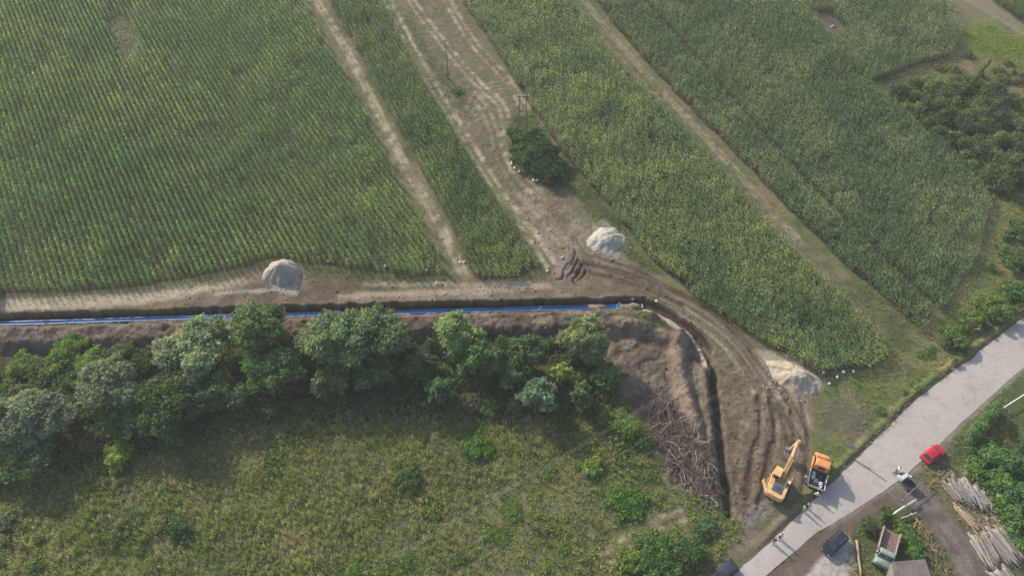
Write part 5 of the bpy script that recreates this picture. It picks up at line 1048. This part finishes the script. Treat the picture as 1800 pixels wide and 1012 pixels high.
p = on(190, 14); t = thing('white_stake', 'bent white stake standing in the left maize field at the top edge', 'stake', p, 0)
MB().tube([(0, 0, -.2), (.25, .1, 2.6), (1.0, .3, 4.6), (1.3, .35, 6.0)], [.09, .08, .06, .03], 8).build('shaft', CONC, t, 0, True); MB().tube([(.25, .1, 2.6), (-.3, .2, 4.2)], [.05, .02], 6).build('side_branch', CONC, t, 0, True)
# wires sag between two poles beyond the frame
WIREM = mat('aluminium_wire', (.30, .31, .30), .6, .3)
def wire(a, b, z, lab, r=.020):
    A, B = G(a[0], a[1], z), G(b[0], b[1], z); d = (B - A); A2, B2 = A - d * .35, B + d * .85; P = []
    for k in range(41):
        s = k / 40; q = A2.lerp(B2, s); P.append((q.x, q.y, z + 1.2 * (2 * s - 1) ** 2 - .25))
    o = MB().tube(P, r, 5).build('power_wire', WIREM); tag(o, lab, 'power wire', 'power wires over the meadow')
wire((800, 914), (1151, 701), 8.0, 'upper wire of the close pair crossing the meadow', .014); wire((800, 919), (1151, 706), 8.0, 'lower wire of the close pair crossing the meadow', .014)
wire((825, 959), (1124, 777), 7.6, 'third wire from the top over the meadow, below the close pair', .009); wire((874, 965), (1155, 786), 7.6, 'lowest of the four wires over the meadow', .009)
# barrier across the lane
a, b = on(1584, 880), on(1622, 845); c = (a + b) / 2; L_ = (b - a).length; t = thing('lane_barrier', 'thin brown barrier bar across the mouth of the muddy lane', 'barrier', a, math.atan2((b - a).y, (b - a).x))
MB().tube([(-.3, 0, 1.15), (L_ + .2, 0, 1.2)], [.07, .055], 10).build('bar', mat('brown_barrier_wood', (.22, .165, .13), .85, 0, .2, 4), t, 0, True)
for x in (0, L_): MB().beam((x, .12, -.2), (x, .12, 1.25), .12, .12).build('post', WOODD, t)
MB().box(-.75, -.3, -.15, .15, 1.0, 1.3).build('counterweight', STEEL, t, .03)
# road sign seen from behind
p = on(1490, 800); t = thing('road_sign', 'blue grey road sign board on a post at the grassy road edge', 'road sign', p, R(-25))
MB().tube([(0, 0, -.2), (0, 0, 2.0)], .035, 8).build('post', STEEL, t)
sg = MB().box(-.62, .62, -.03, .0, 1.35, 2.05).build('board', mat('blue_grey_board', (.30, .33, .40), .5, .2), t, .01); sg.rotation_euler = (R(-18), 0, 0)
# white rail on the lawn
a, b = on(1759, 721), on(1830, 676); t = thing('white_rail', 'white horizontal rail on the lawn at the right edge', 'rail', a, math.atan2((b - a).y, (b - a).x)); L_ = (b - a).length
MB().tube([(-.1, 0, .95), (L_, 0, .95)], .09, 10).build('bar', WHITEP, t, 0, True)
for x in (.1, L_ * .5, L_ - .1): MB().beam((x, 0, -.1), (x, 0, .9), .09, .09).build('post', DGREY, t)
# brown shed roof cut by the bottom edge
q = [G(1567, 987, 2.7), G(1626, 982, 2.9), G(1645, 1040, 2.9), G(1578, 1050, 2.6)]; c = sum(q, Vector()) / 4; c.z = 0
t = thing('shed', 'shed with a flat brown sheet roof cut by the bottom edge', 'shed', c, 0); ql = [v - c for v in q]
rf = MB().loft([ql, [v + Vector((0, 0, .07)) for v in ql]]).build('roof', mat('brown_sheet_roof', (.185, .15, .14), .8, .1, .2, 1.2, .1, .3, .25), t)
for k in range(1, 7):
    u = k / 7; a_, b_ = ql[0].lerp(ql[1], u), ql[3].lerp(ql[2], u); MB().beam(a_ + Vector((0, 0, .085)), b_ + Vector((0, 0, .085)), .035, .03).build('roof_seam', mat('brown_sheet_seam', (.15, .12, .115), .8), rf)
for k in range(4):
    a_, b_ = ql[k] * .95, ql[(k + 1) % 4] * .95; a_.z = ql[k].z - .02; b_.z = ql[(k + 1) % 4].z - .02
    n_ = (b_ - a_).cross(Vector((0, 0, 1))).normalized() * .08
    MB().loft([[a_, b_, Vector((b_.x, b_.y, 0)), Vector((a_.x, a_.y, 0))], [a_ + n_, b_ + n_, Vector((b_.x, b_.y, 0)) + n_, Vector((a_.x, a_.y, 0)) + n_]]).build('wall', WOODG, t)
# vine covered hedge
A, B = G(1706, 768, 1.5), G(1754, 714, 1.5); lob = []; L_ = (B - A).length; o_ = (A + B) / 2; o_.z = hz(o_.x, o_.y)
for k in range(26):
    u = random.random(); q = A.lerp(B, u) - o_; w_ = .55; lob.append(((q.x + random.uniform(-.4, .4), q.y + random.uniform(-.4, .4), random.uniform(.4, 2.3)), (.7, .7, .6), random.uniform(.85, 1.2)))
t = thing('hedge', 'tall narrow vine covered hedge with a bright green face beside the lawn', 'hedge', o_, 0)
V, F, Cc = leaf_cloud(lob, 46, .17, (.085, .165, .05), .22, 1.5, .5, .02); np_mesh('foliage', V, F, Cc, LEAF, t)
m_ = MB()
for k in range(9):
    q = A.lerp(B, k / 8) - o_; m_.tube([(q.x, q.y, -.2), (q.x + .1, q.y, 2.3)], [.06, .03], 6)
m_.build('stem', BARK, t)
# dead trunk overgrown with vines at the top right
p = on(1693, 168); t = thing('overgrown_trunk', 'leaning dead trunk overgrown with vines at the top right', 'tree', p, 0); tp = local(t, G(1741, 106, 9.0)) if False else G(1741, 106, 8.5) - p
bpy.context.view_layer.update()
MB().tube([(0, 0, -.3), tp * .5, tp], [.32, .24, .12], 8).build('trunk', BARK, t, 0, True)
lob = [((tp.x * u + random.uniform(-.2, .2), tp.y * u, tp.z * u), (.75 - .45 * u, .75 - .45 * u, .7), random.uniform(.85, 1.15)) for u in np.linspace(.02, .97, 16)]
V, F, Cc = leaf_cloud(lob, 40, .2, (.085, .12, .045), .25, 1.5, .2, .03); np_mesh('vines', V, F, Cc, LEAF, t)

# ================================================================== PEOPLE
def skin_mesh(name, joints, edges, radii, m, parent, level=2):
    me = bpy.data.meshes.new(name); me.from_pydata(joints, edges, []); me.materials.append(m); o = link(name, me, None)
    o.modifiers.new('s', 'SKIN'); sv = me.skin_vertices[0].data
    for i, r in enumerate(radii): sv[i].radius = (r, r) if not hasattr(r, '__len__') else r
    sv[0].use_root = True
    ss = o.modifiers.new('u', 'SUBSURF'); ss.levels = ss.render_levels = level
    dg = bpy.context.evaluated_depsgraph_get(); me2 = bpy.data.meshes.new_from_object(o.evaluated_get(dg)); me2.name = name
    for f in me2.polygons: f.use_smooth = True
    bpy.data.objects.remove(o); me2.materials.clear(); me2.materials.append(m); o2 = link(name, me2, parent); return o2
SKIN = mat('skin', (.52, .33, .24), .6, 0, .05, 5); HAIR = mat('dark_hair', (.04, .03, .025), .7); SHOE = mat('dark_shoes', (.04, .035, .03), .7)
def cloth(name, c): return mat(name, c, .85, 0, .12, 6, .1, .15)
def person(lab, px, py, rz, top, legs, hat=None, walk=0.0, arm=0.15, z=0.0, group=None):
    p = on(px, py, .05 if z == 0 else z); t = thing('person', lab, 'person', p, rz, group)
    J, E, Rr = [], [], []
    def j(c, r, par=None):
        J.append(c); Rr.append(r)
        if par is not None: E.append((par, len(J) - 1))
        return len(J) - 1
    pel = j((0, 0, .95), (.15, .11)); wst = j((0, 0, 1.10), (.135, .10), pel); ch = j((.01, 0, 1.32), (.16, .11), wst); nk = j((.01, 0, 1.48), .06, ch); hd0 = j((.02, 0, 1.58), (.075, .085), nk); hd1 = j((.03, 0, 1.68), (.085, .10), hd0); j((.02, 0, 1.75), (.06, .07), hd1)
    feet = []; 
    for s in (-1, 1):
        st = s * walk; hp = j((0, s * .10, .90), .10, pel); kn = j((st * .5 + .03, s * .11, .50), .068, hp); an = j((st, s * .11, .09), .045, kn); ft = j((st + .17, s * .13, .035), .038, an); feet.append((st, s))
        sh = j((0, s * .19, 1.42), .062, ch); el = j((-.04 - st * .5, s * (.24 + arm * .3), 1.14), .045, sh); wr = j((.10 - st, s * (.25 + arm * .4), .90), .032, el); pm = j((.13 - st, s * (.25 + arm * .4), .83), (.036, .022), wr)
        for f in range(4):
            k1 = j((.155 - st + .012 * f - .02, s * (.25 + arm * .4) + (f - 1.5) * .006, .77 - abs(f - 1.4) * .006), .0095, pm); j((.15 - st + .012 * f - .02, s * (.25 + arm * .4) - s * .012, .725 - abs(f - 1.4) * .008), .008, k1)
        th = j((.165 - st, s * (.25 + arm * .4) - s * .03, .815), .011, pm); j((.18 - st, s * (.25 + arm * .4) - s * .045, .78), .009, th)
    body = skin_mesh('body', J, E, Rr, SKIN, t, 1)
    # face: nose, eyes, ears lie on the head
    MB().loft([[(.115, -.014, 1.60), (.115, .014, 1.60), (.115, .008, 1.67), (.115, -.008, 1.67)], [(.145, -.010, 1.605), (.145, .010, 1.605), (.122, .004, 1.665), (.122, -.004, 1.665)]]).build('nose', SKIN, t)
    for s in (-1, 1):
        MB().box(.112, .122, s * .035 - .012, s * .035 + .012, 1.655, 1.668).build('eye', SHOE, t); MB().box(.0, .045, s * .10 - .012, s * .10 + .012, 1.61, 1.68).build('ear', SKIN, t, .006)
    MB().box(.108, .117, -.028, .028, 1.565, 1.577).build('mouth', mat('lips', (.40, .17, .14), .6), t)
    tj = [(0, 0, .96), (0, 0, 1.12), (.01, 0, 1.33), (.01, 0, 1.45)]; te = [(0, 1), (1, 2), (2, 3)]; tr = [(.175, .135), (.16, .125), (.185, .135), (.09, .085)]
    for s in (-1, 1):
        st = s * walk; i0 = len(tj); tj += [(0, s * .19, 1.42), (-.04 - st * .5, s * (.24 + arm * .3), 1.14), (.06 - st * .8, s * (.248 + arm * .37), .97)]; tr += [.08, .062, .05]; te += [(2, i0), (i0, i0 + 1), (i0 + 1, i0 + 2)]
    skin_mesh('jacket', tj, te, tr, top, t, 1)
    lj = [(0, 0, .98)]; le = []; lr = [(.16, .125)]
    for s in (-1, 1):
        st = s * walk; i0 = len(lj); lj += [(0, s * .10, .88), (st * .5 + .03, s * .11, .50), (st, s * .11, .12)]; lr += [.115, .088, .07]; le += [(0, i0), (i0, i0 + 1), (i0 + 1, i0 + 2)]
    skin_mesh('trousers', lj, le, lr, legs, t, 1)
    for st, s in feet: MB().loft([[(st - .08, s * .115 - .045, 0), (st + .19, s * .13 - .05, 0), (st + .19, s * .13 + .05, 0), (st - .08, s * .115 + .045, 0)], [(st - .07, s * .115 - .04, .10), (st + .16, s * .13 - .04, .06), (st + .16, s * .13 + .04, .06), (st - .07, s * .115 + .04, .10)]]).build('shoe', SHOE, t, .015)
    n = 12; cap = hat or HAIR; vs = []; fs = []; k0 = 1.12 if hat else 1.06
    prof = [(.108 * k0, 1.655), (.106 * k0, 1.70), (.085 * k0, 1.755), (.045 * k0, 1.785), (.01, 1.792)]
    for r, zz in prof: vs += [(.02 + r * math.cos(2 * math.pi * q / n), r * .9 * math.sin(2 * math.pi * q / n), zz + .01) for q in range(n)]
    for i in range(4):
        for q in range(n): fs.append((i * n + q, i * n + (q + 1) % n, (i + 1) * n + (q + 1) % n, (i + 1) * n + q))
    hb_ = MB().add(vs, fs)
    if hat: hb_.tube([(.02, 0, 1.655), (.02, 0, 1.672)], .155, 14)
    hb_.build('helmet' if hat else 'hair', cap, t, 0, True); return t
WHT, HIV, NVY, GRY, BLK, REDC = cloth('white_cloth', (.72, .72, .70)), cloth('hi_vis_yellow', (.50, .62, .10)), cloth('navy_cloth', (.04, .05, .09)), cloth('grey_cloth', (.26, .27, .29)), cloth('black_cloth', (.03, .03, .035)), cloth('red_cloth', (.42, .06, .07))
SG = 'people standing by the orange truck'
person('person with a white cap and white jacket standing behind the orange truck', 1436, 864, R(120), WHT, GRY, WHT, 0, .2, group=SG)
person('person in a white coat bent towards the truck at the road edge', 1431, 874, R(60), WHT, BLK, WHT, .1, .3, group=SG)
person('person in a yellow hi-vis jacket on the right side of the orange truck', 1448, 846, R(150), HIV, NVY, HIV, 0, .3, group=SG)
person('person with a white cap standing alone left of the orange truck', 1410, 845, R(10), BLK, NVY, WHT, 0, .1, group=SG)
person('person in a red jacket at the tail of the orange truck', 1426, 856, R(80), REDC, NVY, None, 0, .2, group=SG)
person('person in grey, right one of the pair standing on the road edge below the truck', 1418, 892, R(200), GRY, NVY, None, 0, .1, group=SG)
person('person in pale clothes, left one of the pair on the road edge below the truck', 1410, 897, R(20), cloth('beige_cloth', (.45, .42, .36)), GRY, None, .1, .1, group=SG)
person('person in dark clothes standing on the road edge right of the truck tail', 1444, 858, R(210), NVY, BLK, None, 0, .1, group=SG)
person('person in a white top walking on the road, right one of the walking pair', 1369, 945, R(230), WHT, BLK, None, .22, .1, z=.09, group='people walking on the road')
person('person in dark clothes walking on the road, left one of the walking pair', 1358, 953, R(230), BLK, GRY, None, .2, .1, z=.09, group='people walking on the road')
person('person with a white hat standing beside the grey cart', 1593, 845, R(140), GRY, NVY, WHT, 0, .1)
person('person in white standing at the motorbike on the road edge', 1574, 829, R(-20), WHT, BLK, None, 0, .2, z=.08)

# ================================================================== HAZE
hb = MB(); hb.box(-2700, 2700, -2700, 2900, -6, 112)
hm = bpy.data.materials.new('summer_haze'); hm.use_nodes = True; hn = hm.node_tree; hn.nodes.remove(hn.nodes['Principled BSDF'])
pv = hn.nodes.new('ShaderNodeVolumePrincipled'); pv.inputs['Density'].default_value = .00031; pv.inputs['Color'].default_value = (.92, .94, .90, 1); pv.inputs['Anisotropy'].default_value = 0
hn.links.new(pv.outputs[0], hn.nodes['Material Output'].inputs['Volume'])
hz_o = hb.build('haze', hm); tag(hz_o, 'thin summer haze over the fields', 'haze', None, 'stuff')
